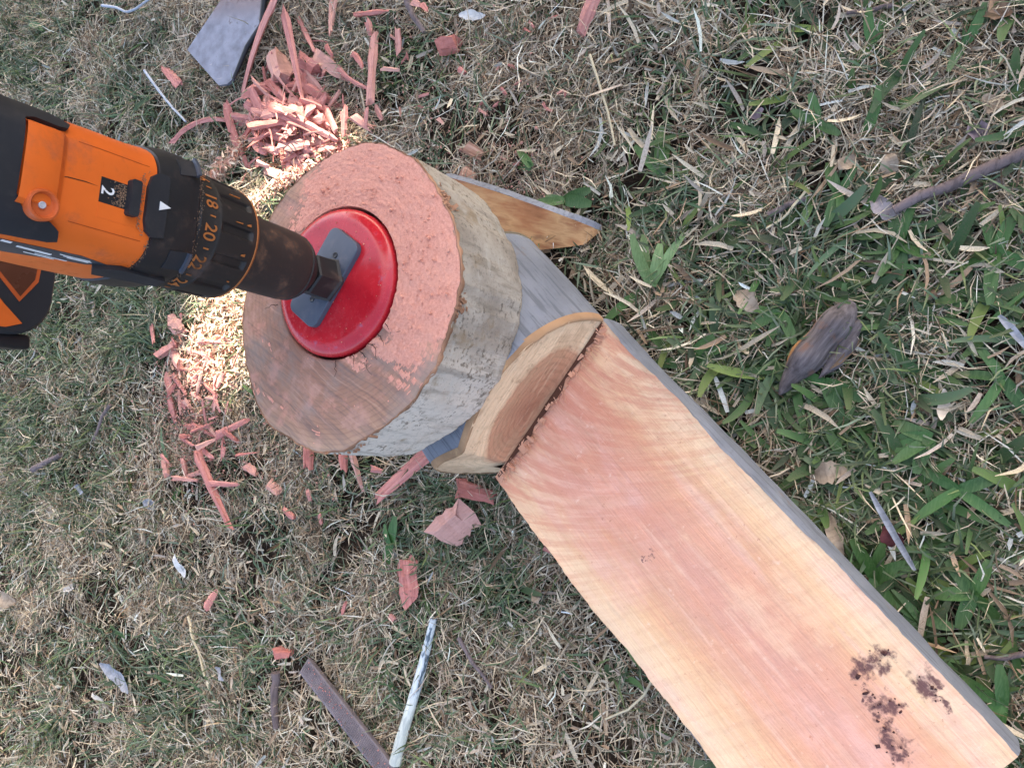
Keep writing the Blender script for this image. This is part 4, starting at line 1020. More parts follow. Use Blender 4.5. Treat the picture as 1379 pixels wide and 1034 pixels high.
big = [
 ((380, 3, 311, 115, 19), 'long curved pink wood strip beside the steel blade', dict(side=.10, t=.006, z=.026)),
 ((378, 12, 407, 134, 15), 'long tapering pink splinter lying across the top of the heap', dict(t=.006, taper=.75, z=.032)),
 ((362, 68, 384, 112, 30), 'thick pink wood block at the top of the chip heap', dict(t=.020, z=.020, taper=.1, roll=.5)),
 ((402, 84, 428, 98, 24), 'short square pink block right of the thick block', dict(t=.014, z=.018, taper=.1)),
 ((427, 76, 456, 98, 22), 'pink block with a long thin tail', dict(t=.012, z=.016, taper=.15)),
 ((452, 95, 500, 126, 7), 'thin pink tail splinter trailing toward the upright stick', dict(t=.003, side=.06)),
 ((395, 18, 427, 73, 8), 'slim pink splinter above the heap', dict(t=.004)),
 ((441, -4, 448, 46, 7), 'slim upright pink sliver at the top edge, left one', dict(t=.004)),
 ((452, -4, 446, 36, 5), 'thinnest pink sliver touching the top edge', dict(t=.003)),
 ((482, 21, 518, 14, 12), 'small flat pink chip at the top edge of the lawn', dict(t=.005)),
 ((498, 33, 501, 52, 13), 'stubby pink chip on top of the long upright stick', dict(t=.006)),
 ((501, 52, 503, 138, 14), 'long upright pink stick right of the chip heap', dict(t=.009, taper=.1, z=.020)),
 ((503, 142, 512, 157, 10), 'tiny pink chip below the upright stick', dict(t=.004)),
 ((537, 42, 537, 72, 13), 'short upright pink chip right of the long stick', dict(t=.006)),
 ((592, 66, 614, 60, 25), 'chunky bright pink wood block alone on dry grass', dict(t=.016, taper=.1)),
 ((221, 92, 242, 114, 13), 'small orange-pink chip left of the steel blade', dict(t=.006, taper=.05)),
 ((235, 180, 302, 149, 9), 'curved orange-pink strip left of the chip heap', dict(t=.005, side=-.12, taper=.2)),
 ((303, 146, 330, 228, 15), 'flat fibrous pink strip bent down beside the heap', dict(t=.005, taper=.45, side=.05)),
 ((804, -8, 782, 40, 20), 'square pink stick cut off by the top edge', dict(t=.012, taper=.05)),
 ((632, 202, 650, 212, 20), 'pale brown-pink chip just above the slice', dict(t=.006, mat='chip_brown')),
 ((624, 232, 642, 240, 16), 'pinkish chip touching the slice bark at the top', dict(t=.006, mat='chip_brown')),
 ((617, 93, 626, 99, 9), 'tiny pink crumb below the chunky pink block', dict(t=.004)),
 ((289, 588, 331, 565, 12), 'flat pink splinter pointing at the slice', dict(t=.005)),
 ((262, 608, 307, 704, 15), 'longest pink splinter left of the slice', dict(t=.008, taper=.25, z=.020)),
 ((284, 650, 314, 652, 9), 'small pink splinter lying across the longest splinter', dict(t=.005, z=.020)),
 ((413, 600, 414, 629, 17), 'square pink chip under the lower edge of the slice', dict(t=.006, taper=.05)),
 ((459, 606, 463, 633, 15), 'pink chip half under the slice, next to a darker sliver', dict(t=.006)),
 ((473, 608, 483, 655, 11), 'dark pink sliver sticking out under the slice', dict(t=.006, taper=.4)),
 ((578, 607, 508, 668, 24), 'broad flat pink shaving below the slice', dict(t=.003, taper=.35, roll=.1)),
 ((499, 631, 511, 634, 10), 'tiny pink chip between the sliver and the broad shaving', dict(t=.004)),
 ((590, 722, 626, 690, 44), 'thick diamond shaped pink chip below the notch', dict(t=.010, taper=.05, z=.022, roll=.35)),
 ((620, 655, 662, 668, 28), 'dusky pink flat chip tucked under the notched log', dict(t=.004)),
 ((545, 757, 556, 814, 36), 'flat pink chip with ragged edge on the lawn', dict(t=.005, taper=.15, roll=.15)),
 ((278, 819, 286, 797, 12), 'small pink chip alone in the lower lawn', dict(t=.007)),
 ((526, 829, 533, 834, 10), 'tiny red crumb left of the painted stick', dict(t=.005)),
 ((463, 826, 468, 811, 8), 'tiny pink chip left of the red crumb', dict(t=.004)),
 ((375, 878, 391, 880, 18), 'little pink block near the end of the rasp', dict(t=.009, taper=.05)),
 ((360, 650, 374, 662, 16), 'small curled pink chip below the left of the slice', dict(t=.004)),
 ((382, 686, 398, 697, 10), 'small pink splinter right of the longest splinter', dict(t=.005)),
 ((415, 660, 417, 675, 9), 'tiny upright pink chip below the square chip', dict(t=.004)),
 ((430, 692, 432, 704, 8), 'tiny pink crumb lowest below the slice', dict(t=.004)),
 ((330, 628, 346, 638, 12), 'small dark pink chip left of the slice foot', dict(t=.006)),
 ((228, 430, 246, 446, 20), 'pink chip at the left of the sunlit patch, upper one', dict(t=.008, taper=.1)),
 ((214, 478, 236, 462, 18), 'pink block at the left end of the sunlit patch', dict(t=.009, taper=.1)),
 ((229, 474, 243, 492, 17), 'dark pink block below the block left of the sunlit patch', dict(t=.009, taper=.1)),
 ((222, 506, 228, 524, 13), 'small pink chip below the blocks left of the sunlit patch', dict(t=.006)),
 ((228, 536, 231, 566, 11), 'upright pink chip left of the red sawdust', dict(t=.006)),
 ((221, 620, 228, 640, 11), 'pink chip left of the longest splinter', dict(t=.006)),
 ((246, 617, 250, 640, 9), 'upright pink splinter beside the longest splinter', dict(t=.005)),
 ((732, 738, 742, 744, 7), 'tiny red splinter beside the lower log edge', dict(t=.003)),
]
for a, l, kw in big: chip(*a, l, None, **kw)
tr = [(352, 143, 399, 177, 12), (410, 168, 447, 186, 12), (376, 200, 410, 189, 8), (346, 192, 374, 170, 14), (343, 216, 365, 226, 8), (334, 180, 352, 148, 12), (338, 122, 352, 150, 16), (420, 145, 442, 170, 8),
      (464, 150, 460, 182, 10), (492, 148, 488, 172, 10), (475, 156, 492, 170, 12), (515, 93, 535, 94, 7), (477, 72, 488, 88, 9), (440, 152, 452, 176, 14), (437, 60, 446, 74, 8), (556, 2, 566, 8, 10), (568, 6, 574, 14, 8)]
for a in tr: chip(*a, LP, GP, z=.026)
r_ = random.Random(42)
for k in range(104):
    cx_, cy_ = r_.gauss(388, 30), r_.gauss(158, 34)
    if r_.random() < .2: cx_, cy_ = r_.gauss(415, 25), r_.gauss(214, 14)
    L = r_.uniform(12, 46); a = r_.gauss(.7, 1.0); dx, dy = math.cos(a) * L / 2, math.sin(a) * L / 2
    hgt = .012 + .024 * math.exp(-((cx_ - 385) ** 2 + (cy_ - 155) ** 2) / 2600) * r_.uniform(.3, 1.1)
    chip(cx_ - dx, cy_ - dy, cx_ + dx, cy_ + dy, r_.uniform(5, 17), LP, GP, z=hgt, taper=r_.uniform(.1, .6), pitch=r_.gauss(0, .3))
for k in range(46):
    cx_, cy_ = r_.gauss(392, 40), r_.gauss(165, 42); L = r_.uniform(14, 40); a = r_.gauss(.8, 1.1); dx, dy = math.cos(a) * L / 2, math.sin(a) * L / 2
    hgt = .014 + .026 * math.exp(-((cx_ - 385) ** 2 + (cy_ - 155) ** 2) / 2600) * r_.uniform(.5, 1.2)
    chip(cx_ - dx, cy_ - dy, cx_ + dx, cy_ + dy, r_.uniform(1.8, 4.0), LP, GP, z=hgt, taper=r_.uniform(.3, .8), t=.0015, pitch=r_.gauss(0, .25), side=r_.gauss(0, .06))
GS = 'wood chips scattered left of the slice'; LS = 'the scatter left of the slice'
for k in range(64):
    u = r_.random(); cx_ = r_.gauss(262 + 20 * u, 22); cy_ = 440 + 190 * u + r_.gauss(0, 12)
    L = r_.uniform(8, 30); a = r_.gauss(1.0, .8); dx, dy = math.cos(a) * L / 2, math.sin(a) * L / 2
    chip(cx_ - dx, cy_ - dy, cx_ + dx, cy_ + dy, r_.uniform(3, 9), LS, GS, z=.014 + r_.uniform(0, .006), taper=r_.uniform(.1, .6), pitch=r_.gauss(0, .2))
GT = 'wood crumbs dotted over the top lawn'; LT = 'the lawn above the slice'
for k in range(26):
    cx_, cy_ = r_.uniform(430, 760), r_.uniform(20, 240)
    if 455 < cx_ < 640 and cy_ > 180: continue
    L = r_.uniform(5, 12); a = r_.uniform(0, 3); dx, dy = math.cos(a) * L / 2, math.sin(a) * L / 2
    chip(cx_ - dx, cy_ - dy, cx_ + dx, cy_ + dy, r_.uniform(3, 6), LT, GT, z=.013, t=.003)
# red sawdust fallen in the grass
n = 9000; pts = []
for (px_, py_, sx_, sy_, k) in ((255, 540, 22, 55, .42), (395, 175, 45, 40, .25), (330, 620, 60, 40, .10), (600, 130, 70, 60, .09), (500, 350, 10, 10, .0), (660, 235, 50, 25, .10)):
    q = int(n * k)
    for _ in range(q):
        p = at(r_.gauss(px_, sx_), r_.gauss(py_, sy_), .012); pts.append((p[0], p[1], .006 + r_.random() * .012))
pts = np.array(pts); sz = np.clip(rng.lognormal(-7.4, .5, len(pts)), .0004, .0025)
crumbs('fallen_sawdust', pts, sz, MAT['chip'], 'reddish sawdust and wood crumbs fallen into the grass')

# pale shavings and fine dust behind the slice, sun patch brightness put into their colour
n = 2900; pq = [(r_.gauss(0, 1), r_.random()) for _ in range(n)]
pts = np.array([at(312 - 32 * u + 22 * g_ if r_.random() < .62 else 395 + 45 * g_, 400 + 118 * u if r_.random() < .62 else 232 - 30 * g_ + 16 * u, .012)[:2] for g_, u in pq])
sh_ = blades(pts, .010 + rng.random(n) * .012, rng.uniform(.003, .014, n), rng.uniform(.0008, .0032, n), rng.uniform(0, 6.28, n), rng.normal(.1, .3, n), rng.normal(0, .9, n), 2, pick([(.78, .52, .36), (.84, .66, .46), (.70, .38, .26), (.62, .30, .21)], n), roll=.8)
tag(stuff('brightening_shavings', [sh_], 'pale shavings and dust behind the slice, coloured to brighten the sunlit patch', 'shavings'), kind='stuff')

# ------------------------------------------------------------------ steel blade, rasp, painted stick
m = NT('old_steel', .38, .5); co = m.co(); m.b.inputs['Metallic'].default_value = .35
k = m.noise(co, 55, 6, .7); f = m.noise(co, 220, 5, .7)
c = m.ramp(k, [(.3, (.085, .088, .105)), (.46, (.165, .172, .21)), (.60, (.23, .24, .285)), (.72, (.10, .085, .085))])
sxx = m.sep(co)[0]; c = m.mix(m.math('MULTIPLY', m.mapr(sxx, .02, .055), m.mapr(k, .35, .55, .4, .8)), c, (.16, .105, .095))
m.color(c); m.rough(m.mapr(f, .3, .7, .42, .68)); m.bump(f, .25, .0006); MAT['oldsteel'] = m.m
bo = Vector(at(300, 60, .026)); bp = [Vector(at(*p, .026)) - bo for p in [(255, 69), (300, -2), (332, -52), (380, -48), (352, 0), (349, 32), (330, 62), (312, 106), (305, 113), (294, 115)]]
BM_ = Matrix.Translation((bo.x, bo.y, .026)) @ Matrix.Rotation(.05, 4, 'X')
bl = empty('steel_blade', mw=BM_); tag(bl, 'worn grey steel blade with pointed end among the chips', 'blade')
flat_surf = lambda x, y, off=0.0: (x, y, off)
link('blade', patch('blade', [(p.x, p.y) for p in bp], flat_surf, .0, .0035, .012), MAT['oldsteel'], bl)
bk = [bp[3], bp[4], bp[5], bp[6], bp[7]]
link('rolled_edge', tube('rolled_edge', [Vector((p.x, p.y, -.001)) for p in bk], [.0035, .0035, .0033, .003, .002], 10), MAT['black'], bl)

m = NT('rasp_steel', .65, .35); co = m.co(); k = m.noise(co, 60, 5, .6)
m.color(m.ramp(k, [(.3, (.11, .088, .088)), (.6, (.185, .15, .15)), (.8, (.23, .17, .155))])).bump(m.noise(co, 500, 3), .3, .0005); MAT['rasp'] = m.m
ra, rb = Vector(at(411, 895, .016)), Vector(at(556, 1080, .016)); rd_ = rb - ra; RL = rd_.length; RWd = 26 / pxm(430, 920, .016)
RM_ = Matrix.Translation((ra.x, ra.y, .016)) @ Matrix.Rotation(math.atan2(rd_.y, rd_.x), 4, 'Z')
rs = empty('rasp', mw=RM_); tag(rs, 'brown-grey flat steel rasp lying at the bottom edge', 'rasp')
bm = bmesh.new(); box_bm(bm, (RL / 2, 0, 0), (RL, RWd, .005), None, .0007); link('body', bm_mesh('body', bm), MAT['rasp'], rs)
bm = bmesh.new(); pitch_ = .0021; nx = int(RL / pitch_); ny = int(RWd / pitch_) - 1
V, Fc = [], []
for i in range(nx):
    for j in range(ny):
        x = .002 + i * pitch_; y = (j - (ny - 1) / 2) * pitch_ + (.5 * pitch_ if i % 2 else 0) * .8; b = len(V); s_ = .00062
        if abs(y) > RWd / 2 - .0012: continue
        V += [(x - s_, y - s_, .0025), (x + s_, y - s_, .0025), (x + s_, y + s_, .0025), (x - s_, y + s_, .0025), (x + s_ * .6, y, .0036)]
        Fc += [(b, b + 1, b + 4), (b + 1, b + 2, b + 4), (b + 2, b + 3, b + 4), (b + 3, b, b + 4)]
bm.free(); tag(link('teeth', mesh('teeth', V, Fc, False), MAT['rasp'], rs), kind='stuff')
V = []; pts = np.stack([np.clip(rng.gamma(2, .030, 70), .001, RL - .002), rng.uniform(-RWd * .45, RWd * .45, 70), np.full(70, .0036)], -1)
d_ = crumbs('clogged_dust', pts, rng.uniform(.0004, .0012, 70), MAT['chip'], None); d_.parent = rs; del d_['category']

m = NT('flaking_paint', .55, .4); co = m.co(); k = m.noise(m.co((40, 160, 160)), 1.0, 6, .65); g = m.noise(m.co((20, 600, 600)), 1, 4)
c = m.ramp(k, [(.38, (.045, .060, .075)), (.46, (.13, .17, .20)), (.50, (.50, .54, .54)), (.7, (.66, .67, .60))]); sx0 = m.sep(co)[0]
c = m.mix(m.mapr(sx0, .06, .10), c, m.ramp(k, [(.40, (.40, .42, .37)), (.6, (.62, .63, .53))]))
m.color(c).bump(m.math('ADD', k, g), .5, .001); MAT['paintstick'] = m.m
sa, sb = Vector(at(584, 832, .017)), Vector(at(534, 1028, .014)); q = sb - sa; SLn = q.length
PMt = Matrix.Translation((sa.x, sa.y, .017)) @ Matrix.Rotation(math.atan2(q.y, q.x), 4, 'Z')
w = 6.2 / pxm(560, 930, .015)
st = link('painted_stick', tube('painted_stick', [(SLn * u, .0012 * math.sin(u * 5), -.002 * u) for u in np.linspace(0, 1, 14)], [w * (.85 + .5 * u) for u in np.linspace(0, 1, 14)], 12, 4, .05), MAT['paintstick'])
st.matrix_world = PMt; tag(st, 'thin stick with flaking white and blue-grey paint', 'stick')

# ------------------------------------------------------------------ twigs, bark, leaves, wire
MAT['twig'] = bark('twig_bark', (.115, .082, .075), (.19, .145, .14), (.05, .036, .032), crack=(60, 300, 300), brown=(.10, .06, .045))
def stick(name, pix, wpx, label, cat, mat='twig', z=.018, group=None, n=16, rough=.06, tip=.7):
    P_ = [Vector(at(*p, z)) for p in pix]; t = np.linspace(0, 1, len(P_)); u = np.linspace(0, 1, n)
    pts = [Vector((np.interp(a, t, [p.x for p in P_]), np.interp(a, t, [p.y for p in P_]), z + .003 * (vnoise(a * 6, len(pix) + wpx) - .5))) for a in u]
    w = wpx / 2 / pxm(*pix[0], z); c = pts[0].copy()
    o = link(name, tube(name, [p - c for p in pts], [w * (1 - (1 - tip) * a) for a in u], 10, int(wpx * 7), rough), MAT[mat]); o.location = c
    return tag(o, label, cat, group)
stick('fallen_branch', [(1400, 197), (1340, 222), (1280, 250), (1240, 264), (1204, 284)], 19, 'smooth brown fallen branch at the right edge', 'branch', z=.022, n=24, tip=.72)
stick('bark_strip', [(1350, 246), (1300, 262), (1240, 286)], 13, 'reddish torn bark strip lying along under the branch', 'bark strip', z=.013)
stick('twig', [(1202, 8), (1170, 14), (1140, 18)], 7, 'thin grey twig at the top edge', 'twig')
stick('twig', [(372, 905), (370, 940), (372, 980)], 12, 'flat dark grey stick left of the rasp', 'twig')
stick('twig', [(618, 858), (640, 895), (662, 926)], 6, 'thin dark twig right of the painted stick', 'twig')
stick('twig', [(150, 545), (138, 560), (126, 592)], 5, 'thin dark twig in the left lawn', 'twig')
stick('twig', [(1035, 290), (1060, 276), (1085, 268)], 9, 'short dark twig between the grass plants above the bark piece', 'twig')
stick('twig', [(1379, 880), (1350, 886), (1325, 884)], 8, 'short dark twig at the right edge low down', 'twig')
stick('twig', [(548, 2), (556, 22), (572, 44)], 9, 'blackened twig at the top edge', 'twig')
stick('twig', [(45, 632), (62, 622), (82, 612)], 9, 'dark curved twig at the left edge', 'twig')
MAT['wire'] = M_plain('grey_wire', (.30, .33, .38), .4, .5)
stick('wire', [(196, 96), (214, 122), (232, 145), (250, 164)], 4, 'thin grey wire left of the curved strip', 'wire', 'wire', z=.024)
stick('wire', [(138, 8), (158, 11), (172, 18), (186, 10), (204, -4)], 4, 'bent pale wire at the top left edge', 'wire', 'wire', z=.022)
MAT['stalk'] = M_plain('dry_stalk', (.50, .42, .27), .7, .3, 300)
stick('stalk', [(884, 905), (868, 935), (846, 955), (815, 968)], 4, 'pale bent grass stalk beside the lower log edge', 'stalk', 'stalk', z=.020)
stick('stalk', [(795, 75), (806, 110), (818, 150), (828, 196)], 4, 'long pale stalk upright on the dry top lawn', 'stalk', 'stalk', z=.020)
stick('stalk', [(252, 830), (262, 862), (276, 910)], 4, 'pale thin stalk in the lower left lawn', 'stalk', 'stalk', z=.020)
stick('stalk', [(1088, 252), (1060, 290), (1032, 308)], 4, 'bent cream stalk under the grass plants', 'stalk', 'stalk', z=.020)
# bark piece
m = NT('bark_piece', .7, .3); co = m.co(); g = m.noise(m.co((24, 260, 260)), 1, 5, .6); k = m.noise(co, 60, 4)
c = m.ramp(g, [(.3, (.035, .027, .025)), (.5, (.105, .085, .082)), (.7, (.18, .15, .145))]); c = m.mix(m.mapr(k, .60, .72, 0, .5), c, (.20, .085, .04))
c = m.mix(m.mapr(m.sep(co)[1], .0125, .0150, 0, .9), c, (.42, .19, .06)); m.color(c).bump(g, .6, .0015); MAT['barkpiece'] = m.m
b0, b1 = Vector(at(1058, 537, .02)), Vector(at(1152, 408, .02)); q = b1 - b0; BL = q.length
BMt = Matrix.Translation((b0.x, b0.y, .018)) @ Matrix.Rotation(math.atan2(q.y, q.x), 4, 'Z')
bk = empty('bark_piece', mw=BMt); tag(bk, 'curled dark purple-brown bark piece on the right lawn', 'bark')
def shell(name, half, up, y0, seed, l0=0.0, l1=1.0):
    V, Fc = [], []; n, c_ = 22, 9
    for i in range(n + 1):
        u = i / n; w_ = half * float(np.interp(u, [0, .08, .3, .6, .85, .95, 1], [.06, .34, .86, 1.0, .84, .58, .22])) * (1 + .10 * math.sin(u * 17 + seed)); x = BL * (l0 + (l1 - l0) * u)
        for j in range(c_):
            a = math.pi * (j / (c_ - 1)); V.append((x, y0 + w_ * math.cos(a) + .002 * math.sin(u * 4 + seed), up * (w_ / half) * math.sin(a) + (fbm(u * 9, j * .7 + seed, 3) - .5) * .003))
    for i in range(n):
        for j in range(c_ - 1): a = i * c_ + j; Fc.append((a, a + 1, a + c_ + 1, a + c_))
    return mesh(name, V, Fc)
k1 = link('curled_side', shell('curled_side', .0125, .015, .004, 1), MAT['barkpiece'], bk)
link('under_side', shell('under_side', .0058, .003, -.0100, 3, .30, .90), MAT['barkpiece'], bk)

# dead leaves
def leafmat(name, a, b):
    m = NT(name, .75, .25); co = m.co(); k = m.noise(co, 130, 5, .65); v = m.wave(m.co(), 70, 4, 2, 2)
    m.color(m.mix(m.mapr(v, .8, 1, 0, .25), m.mix(m.mapr(k, .35, .65), a, b), tuple(x * .6 for x in a))).bump(k, .3, .0008); return m.m
LM = dict(grey=leafmat('leaf_grey', (.24, .19, .175), (.36, .30, .28)), tan=leafmat('leaf_tan', (.25, .185, .125), (.38, .295, .21)), purple=leafmat('leaf_purple', (.17, .12, .13), (.27, .21, .22)),
          pale=leafmat('leaf_pale', (.55, .52, .47), (.66, .63, .58)), lav=leafmat('leaf_lavender', (.20, .205, .22), (.31, .315, .33)), brown=leafmat('leaf_brown', (.20, .12, .07), (.32, .20, .12)), red=leafmat('leaf_red', (.06, .014, .018), (.11, .03, .03)), cream=leafmat('leaf_cream', (.60, .50, .38), (.72, .62, .50)))
def leaf(pix0, pix1, wpx, mat, label, cup=.40, curve=0.0, z=.017, jag=.24, shape=.8, seed=0):
    a, b = Vector(at(*pix0, z)), Vector(at(*pix1, z)); L = (b - a).length; w = wpx / pxm(*pix0, z); r_ = random.Random(seed + int(pix0[0] * 7 + pix0[1])); n = 9; V, Fc = [], []
    for i in range(n + 1):
        u = i / n; h = w / 2 * (max(0, math.sin(math.pi * (u * .94 + .03))) ** shape); x = L * u; dy = curve * L * math.sin(math.pi * u)
        for s in (-1, -.5, 0, .5, 1): V.append((x + r_.uniform(-.03, .03) * L * jag, dy + s * h * (1 + (r_.uniform(-jag, jag) if abs(s) == 1 else 0)), cup * abs(s) * h + .004 * math.sin(u * 5 + seed) * jag * 4 + r_.uniform(-.0004, .0004)))
    for i in range(n):
        for j in range(4): k = i * 5 + j; Fc.append((k, k + 1, k + 6, k + 5))
    o = link('dead_leaf', mesh('dead_leaf', V, Fc), LM[mat]); o.matrix_world = Matrix.Translation((a.x, a.y, z)) @ Matrix.Rotation(math.atan2(b.y - a.y, b.x - a.x), 4, 'Z') @ Matrix.Rotation(r_.gauss(0, .12), 4, 'X')
    return tag(o, label, 'dead leaf')
for a in [((1172, 264), (1212, 300), 24, 'grey', 'grey-pink dead leaf at the tip of the branch'), ((1302, 182), (1332, 172), 30, 'purple', 'square purple-brown dead leaf above the branch'), ((1196, 208), (1203, 238), 22, 'tan', 'small tan dead leaf above the grey-pink leaf'),
          ((1322, 134), (1350, 146), 26, 'tan', 'ragged tan dead leaf near the top right corner'), ((1092, 642), (1140, 632), 28, 'tan', 'rounded tan dead leaf right of the sawn log'), ((1272, 524), (1268, 566), 16, 'cream', 'pale cream curled leaf on the right lawn'),
          ((1108, 684), (1136, 748), 20, 'tan', 'long curved tan leaf touching the log bark'), ((988, 392), (1022, 420), 24, 'tan', 'pale brown dead leaf left of the bark piece'), ((238, 745), (246, 778), 12, 'pale', 'white dead leaf in the left lawn'),
          ((288, 898), (304, 916), 9, 'lav', 'lavender dead leaf left of the rasp'), ((138, 892), (176, 932), 20, 'lav', 'curled lavender-grey leaf low in the left lawn'), ((1190, 708), (1214, 738), 24, 'red', 'dark red dead leaf in shade right of the log'),
          ((100, 655), (116, 662), 14, 'lav', 'small bluish leaf at the left of the lawn'), ((196, 676), (210, 684), 14, 'lav', 'small bluish leaf left of the longest splinter'), ((620, 22), (652, 20), 12, 'pale', 'flat pale leaf at the top edge above the pink block'),
          ((718, 790), (726, 812), 14, 'tan', 'small tan leaf left of the lower log edge'), ((1130, 230), (1150, 208), 20, 'tan', 'tan dead leaf in the straw at the upper right'), ((1330, 5), (1362, 20), 30, 'brown', 'brown dead leaf at the top right corner'),
          ((2, 800), (18, 812), 20, 'tan', 'tan leaf at the left edge'), ((12, 405), (6, 425), 12, 'brown', 'rust brown leaf at the left edge'), ((1010, 158), (1030, 150), 14, 'purple', 'small purple-brown leaf on the upper right lawn'),
          ((90, 795), (100, 785), 10, 'pale', 'small whitish leaf bit in the left lawn'), ((128, 930), (136, 948), 9, 'cream', 'small cream leaf bit under the curled lavender leaf'), ((1246, 388), (1262, 402), 11, 'brown', 'small rust-yellow leaf near the bark piece')]:
    leaf(*a, seed=len(a[4]))

# individual broad grass plants
m = NT('broad_blade', .5, .35); co = m.co(); v = m.noise(m.co((20, 900, 900)), 1, 3); 
c = m.mix(m.mapr(v, .4, .65, 0, .5), m.attr('tint'), (.09, .16, .05)); m.color(m.mix(m.mapr(m.noise(co, 60, 4), .60, .72, 0, .6), c, (.30, .26, .12))).bump(v, .3, .0006); MAT['blade'] = m.m
def grass_plant(px_, py_, n, Lpx, wpx, dirs, label, tint=(.036, .102, .020), up=.22, z=.015):
    o_ = Vector(at(px_, py_, z)); e = empty('grass_plant', (o_.x, o_.y, 0)); tag(e, label, 'grass plant', None); r_ = random.Random(px_ * 3 + py_)
    for k in range(n):
        a = math.radians(dirs[k % len(dirs)] + r_.gauss(0, 6)); q = Vector(at(px_ + 40 * math.cos(a), py_ - 40 * math.sin(a), z)) - o_; az = math.atan2(q.y, q.x)
        L = Lpx * r_.uniform(.75, 1.1) / pxm(px_, py_, z); w = wpx * r_.uniform(.8, 1.15) / pxm(px_, py_, z); el = r_.gauss(up, .12)
        xy = np.array([[0.0, 0.0]]); V, Q, C_ = blades(xy, np.array([z - float(gz(0, 0))]), np.array([L]), np.array([w]), np.array([az]), np.array([el]), np.array([r_.gauss(-.45, .2)]), 6, np.array([tint]) * r_.uniform(.75, 1.25), fold=.13, roll=.3, wander=.25, tipdry=.1, tip=.45)
        link('blade', quads_np('blade', V, Q, C_, True), MAT['blade'], e)
G = grass_plant
G(1255, 590, 6, 62, 18, [175, 190, 205, 220, 240, 160], 'fan of broad green blades on the right lawn')
G(1178, 780, 5, 60, 20, [70, 110, 260, 300, 30], 'broad dark green grass plant right of the log middle')
G(1310, 800, 5, 62, 20, [60, 120, 180, 250, 320], 'broad green grass plant near the lower right')
G(1290, 660, 4, 70, 17, [200, 150, 20, 330], 'long bladed grass plant between the fan and the right edge')
G(1350, 510, 4, 70, 16, [120, 170, 240, 300], 'long bladed grass plant at the right edge')
G(1110, 515, 3, 55, 19, [165, 340, 300], 'short broad grass blades under the bark piece')
G(925, 490, 3, 62, 16, [30, 60, 170], 'grass blades leaning over the log bark')
G(1210, 330, 5, 60, 15, [80, 110, 250, 290, 330], 'pale green grass plant below the branch')
G(1340, 340, 5, 70, 17, [60, 100, 200, 260, 330], 'grass plant below the branch at the right edge')
G(1100, 165, 4, 45, 15, [90, 150, 200, 330], 'broad green grass plant on the upper lawn')
G(1130, 260, 4, 50, 14, [250, 280, 110, 60], 'yellow-green grass tuft right of the upper twig')
G(890, 235, 3, 72, 14, [100, 130, 95], 'narrow upright green blades above the sawn log')
G(878, 385, 4, 78, 15, [118, 75, 100, 60], 'pale green grass stem by the log end', (.17, .26, .10), .35)
G(760, 270, 4, 42, 15, [170, 20, 190, 350], 'grass tuft beside the offcut')
G(715, 225, 2, 40, 14, [120, 160], 'two small green blades above the offcut')
G(525, 735, 3, 40, 15, [70, 110, 250], 'grass tuft between the slice and the ragged chip')
G(1235, 830, 4, 60, 18, [140, 200, 280, 340], 'broad grass plant below the dark red leaf')
G(1270, 930, 4, 62, 18, [60, 130, 190, 320], 'broad grass plant beside the lower log bark')
G(1350, 950, 4, 66, 18, [90, 150, 210, 260], 'broad grass plant at the lower right corner')
G(1050, 420, 4, 55, 14, [200, 170, 250, 300], 'green grass plant left of the bark piece')
G(20, 290, 3, 42, 10, [40, 60, 20], 'green blades above the drill at the left edge')
G(60, 40, 4, 40, 9, [170, 200, 220, 150], 'grass tuft in the top left corner')
G(1300, 60, 3, 55, 13, [60, 80, 240], 'grass blades near the top right corner')
G(1175, 60, 4, 48, 14, [50, 70, 230, 110], 'green grass blades at the top edge')
for (a, b, w, l) in (((1172, 662), (1232, 768), 9, 'long pale grey-blue dead blade on the right lawn'), ((1345, 425), (1385, 470), 11, 'pale grey-blue dead blade at the right edge'), ((1012, 640), (1012, 645), 4, None)):
    if l: q = leaf(a, b, w, 'lav', l, cup=.4, jag=.03, shape=.35, z=.024); q.name = 'dead_grass_blade'; q['category'] = 'dead grass'

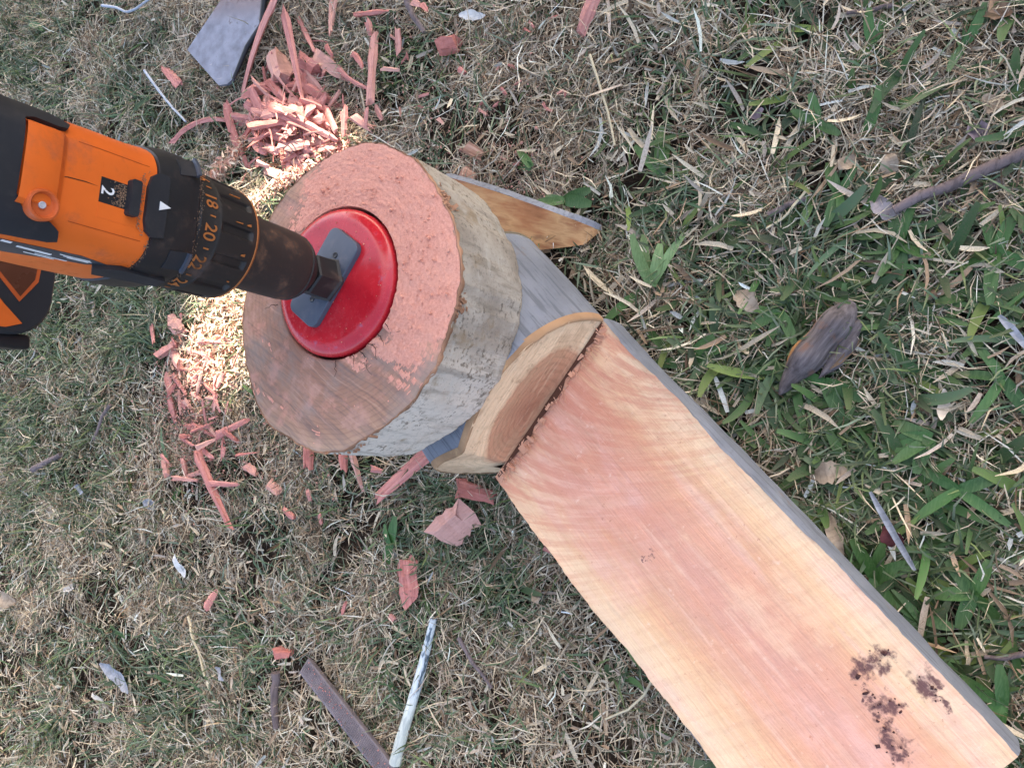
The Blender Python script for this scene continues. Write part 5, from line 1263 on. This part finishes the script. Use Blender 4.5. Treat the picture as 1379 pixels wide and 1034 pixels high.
# ------------------------------------------------------------------ the tree added out of view to block the sun, with a sun patch gap
MAT['leafgreen'] = M_plain('occluder_leaf', (.055, .085, .035), .55, .35)
PATCH = [at(*p, .010)[:2] for p in [(496, 172), (446, 192), (394, 222), (338, 258), (306, 300), (285, 380), (258, 408), (250, 450), (262, 520), (296, 528), (330, 500), (385, 420), (425, 330), (505, 210)]]
occluder = empty('shade_occluder', (2.40, 2.30, 0)); tag(occluder, 'leafy tree added out of view to shade the lawn around the sun patch', 'occluder')
TB = Vector((2.40, 2.30, 0))
link('trunk', tube('trunk', [Vector(p) for p in [(0, 0, -.05), (.02, .0, .5), (-.03, .02, 1.0), (-.08, .0, 1.5), (-.15, .02, 2.1)]], [.13, .10, .09, .075, .04], 16, 2, .05), MAT['bark'], occluder)
for k, e in enumerate([(-.6, -.75, 1.5), (-.2, -.8, 1.9), (.2, -.7, 2.2), (.4, .3, 2.3), (-.2, -.7, 2.6), (.4, -.6, 2.0)]):
    s_ = Vector((-.04, .01, 1.0 + .12 * k)); e = Vector(e); link('limb', tube('limb', [s_, s_.lerp(e, .5) + Vector((0, 0, .1)), e], [.045, .03, .012], 8, k, .05), MAT['bark'], occluder)
NLf = 42000; cen_ = np.array([0.05, .45, 0.0]) + np.array(SUN) * 2.55
sv = np.array(SUN); e1 = np.cross(sv, [0, 0, 1.0]); e1 /= np.linalg.norm(e1); e2 = np.cross(e1, sv)
D = rng.normal(size=(NLf, 3)); D /= np.linalg.norm(D, axis=1, keepdims=True); D *= (rng.random(NLf) ** (1 / 2.6))[:, None]
P_ = cen_ + D[:, :1] * e1 * 1.40 + D[:, 1:2] * e2 * 1.25 + D[:, 2:3] * sv * .75
G0 = P_ - sv * (P_[:, 2:3] - .010) / sv[2]                                     # where its shadow falls
ok = ~inpoly(G0[:, 0], G0[:, 1], PATCH) & (segdist(G0[:, 0], G0[:, 1], PATCH) > .018) & (P_[:, 2] > .75)
P_ = P_[ok]; n = len(P_)
az = rng.uniform(0, 6.28, n); el = rng.normal(-.3, .5, n)
L = rng.uniform(.06, .11, n); w = L * rng.uniform(.32, .5, n)
Gl = P_ - sv * 0
V, Q, C_ = blades(P_[:, :2], P_[:, 2] - gz(P_[:, 0], P_[:, 1]), L, w, az, el, rng.normal(-.3, .2, n), 2, np.tile(np.array([.06, .10, .04]), (n, 1)), roll=.9)
# drop leaves whose tips would close the gap
c4 = V.reshape(n, 6, 3); g4 = c4 - sv * ((c4[..., 2:3] - .010) / sv[2]); bad = (inpoly(g4[..., 0], g4[..., 1], PATCH)).any(1)
k4 = np.where(~bad)[0]; V = c4[k4].reshape(-1, 3); n2 = len(k4); base = np.arange(n2)[:, None] * 6
Q = np.concatenate([base + np.array([0, 1, 3, 2]), base + np.array([2, 3, 5, 4])])
crown = link('crown', quads_np('crown', V - np.array(TB), Q), MAT['leafgreen'], occluder)
# dark bark crumbs stuck in the stains on the sawn face
pts_[:, 2] = HP + .0004
st_ = crumbs('stain_crumbs', pts_, np.clip(rng.lognormal(-7.2, .5, len(pts_)), .0003, .0022), M_plain('dark_crumb', (.07, .035, .032), .9, .1), None)
st_.parent = log; del st_['category']
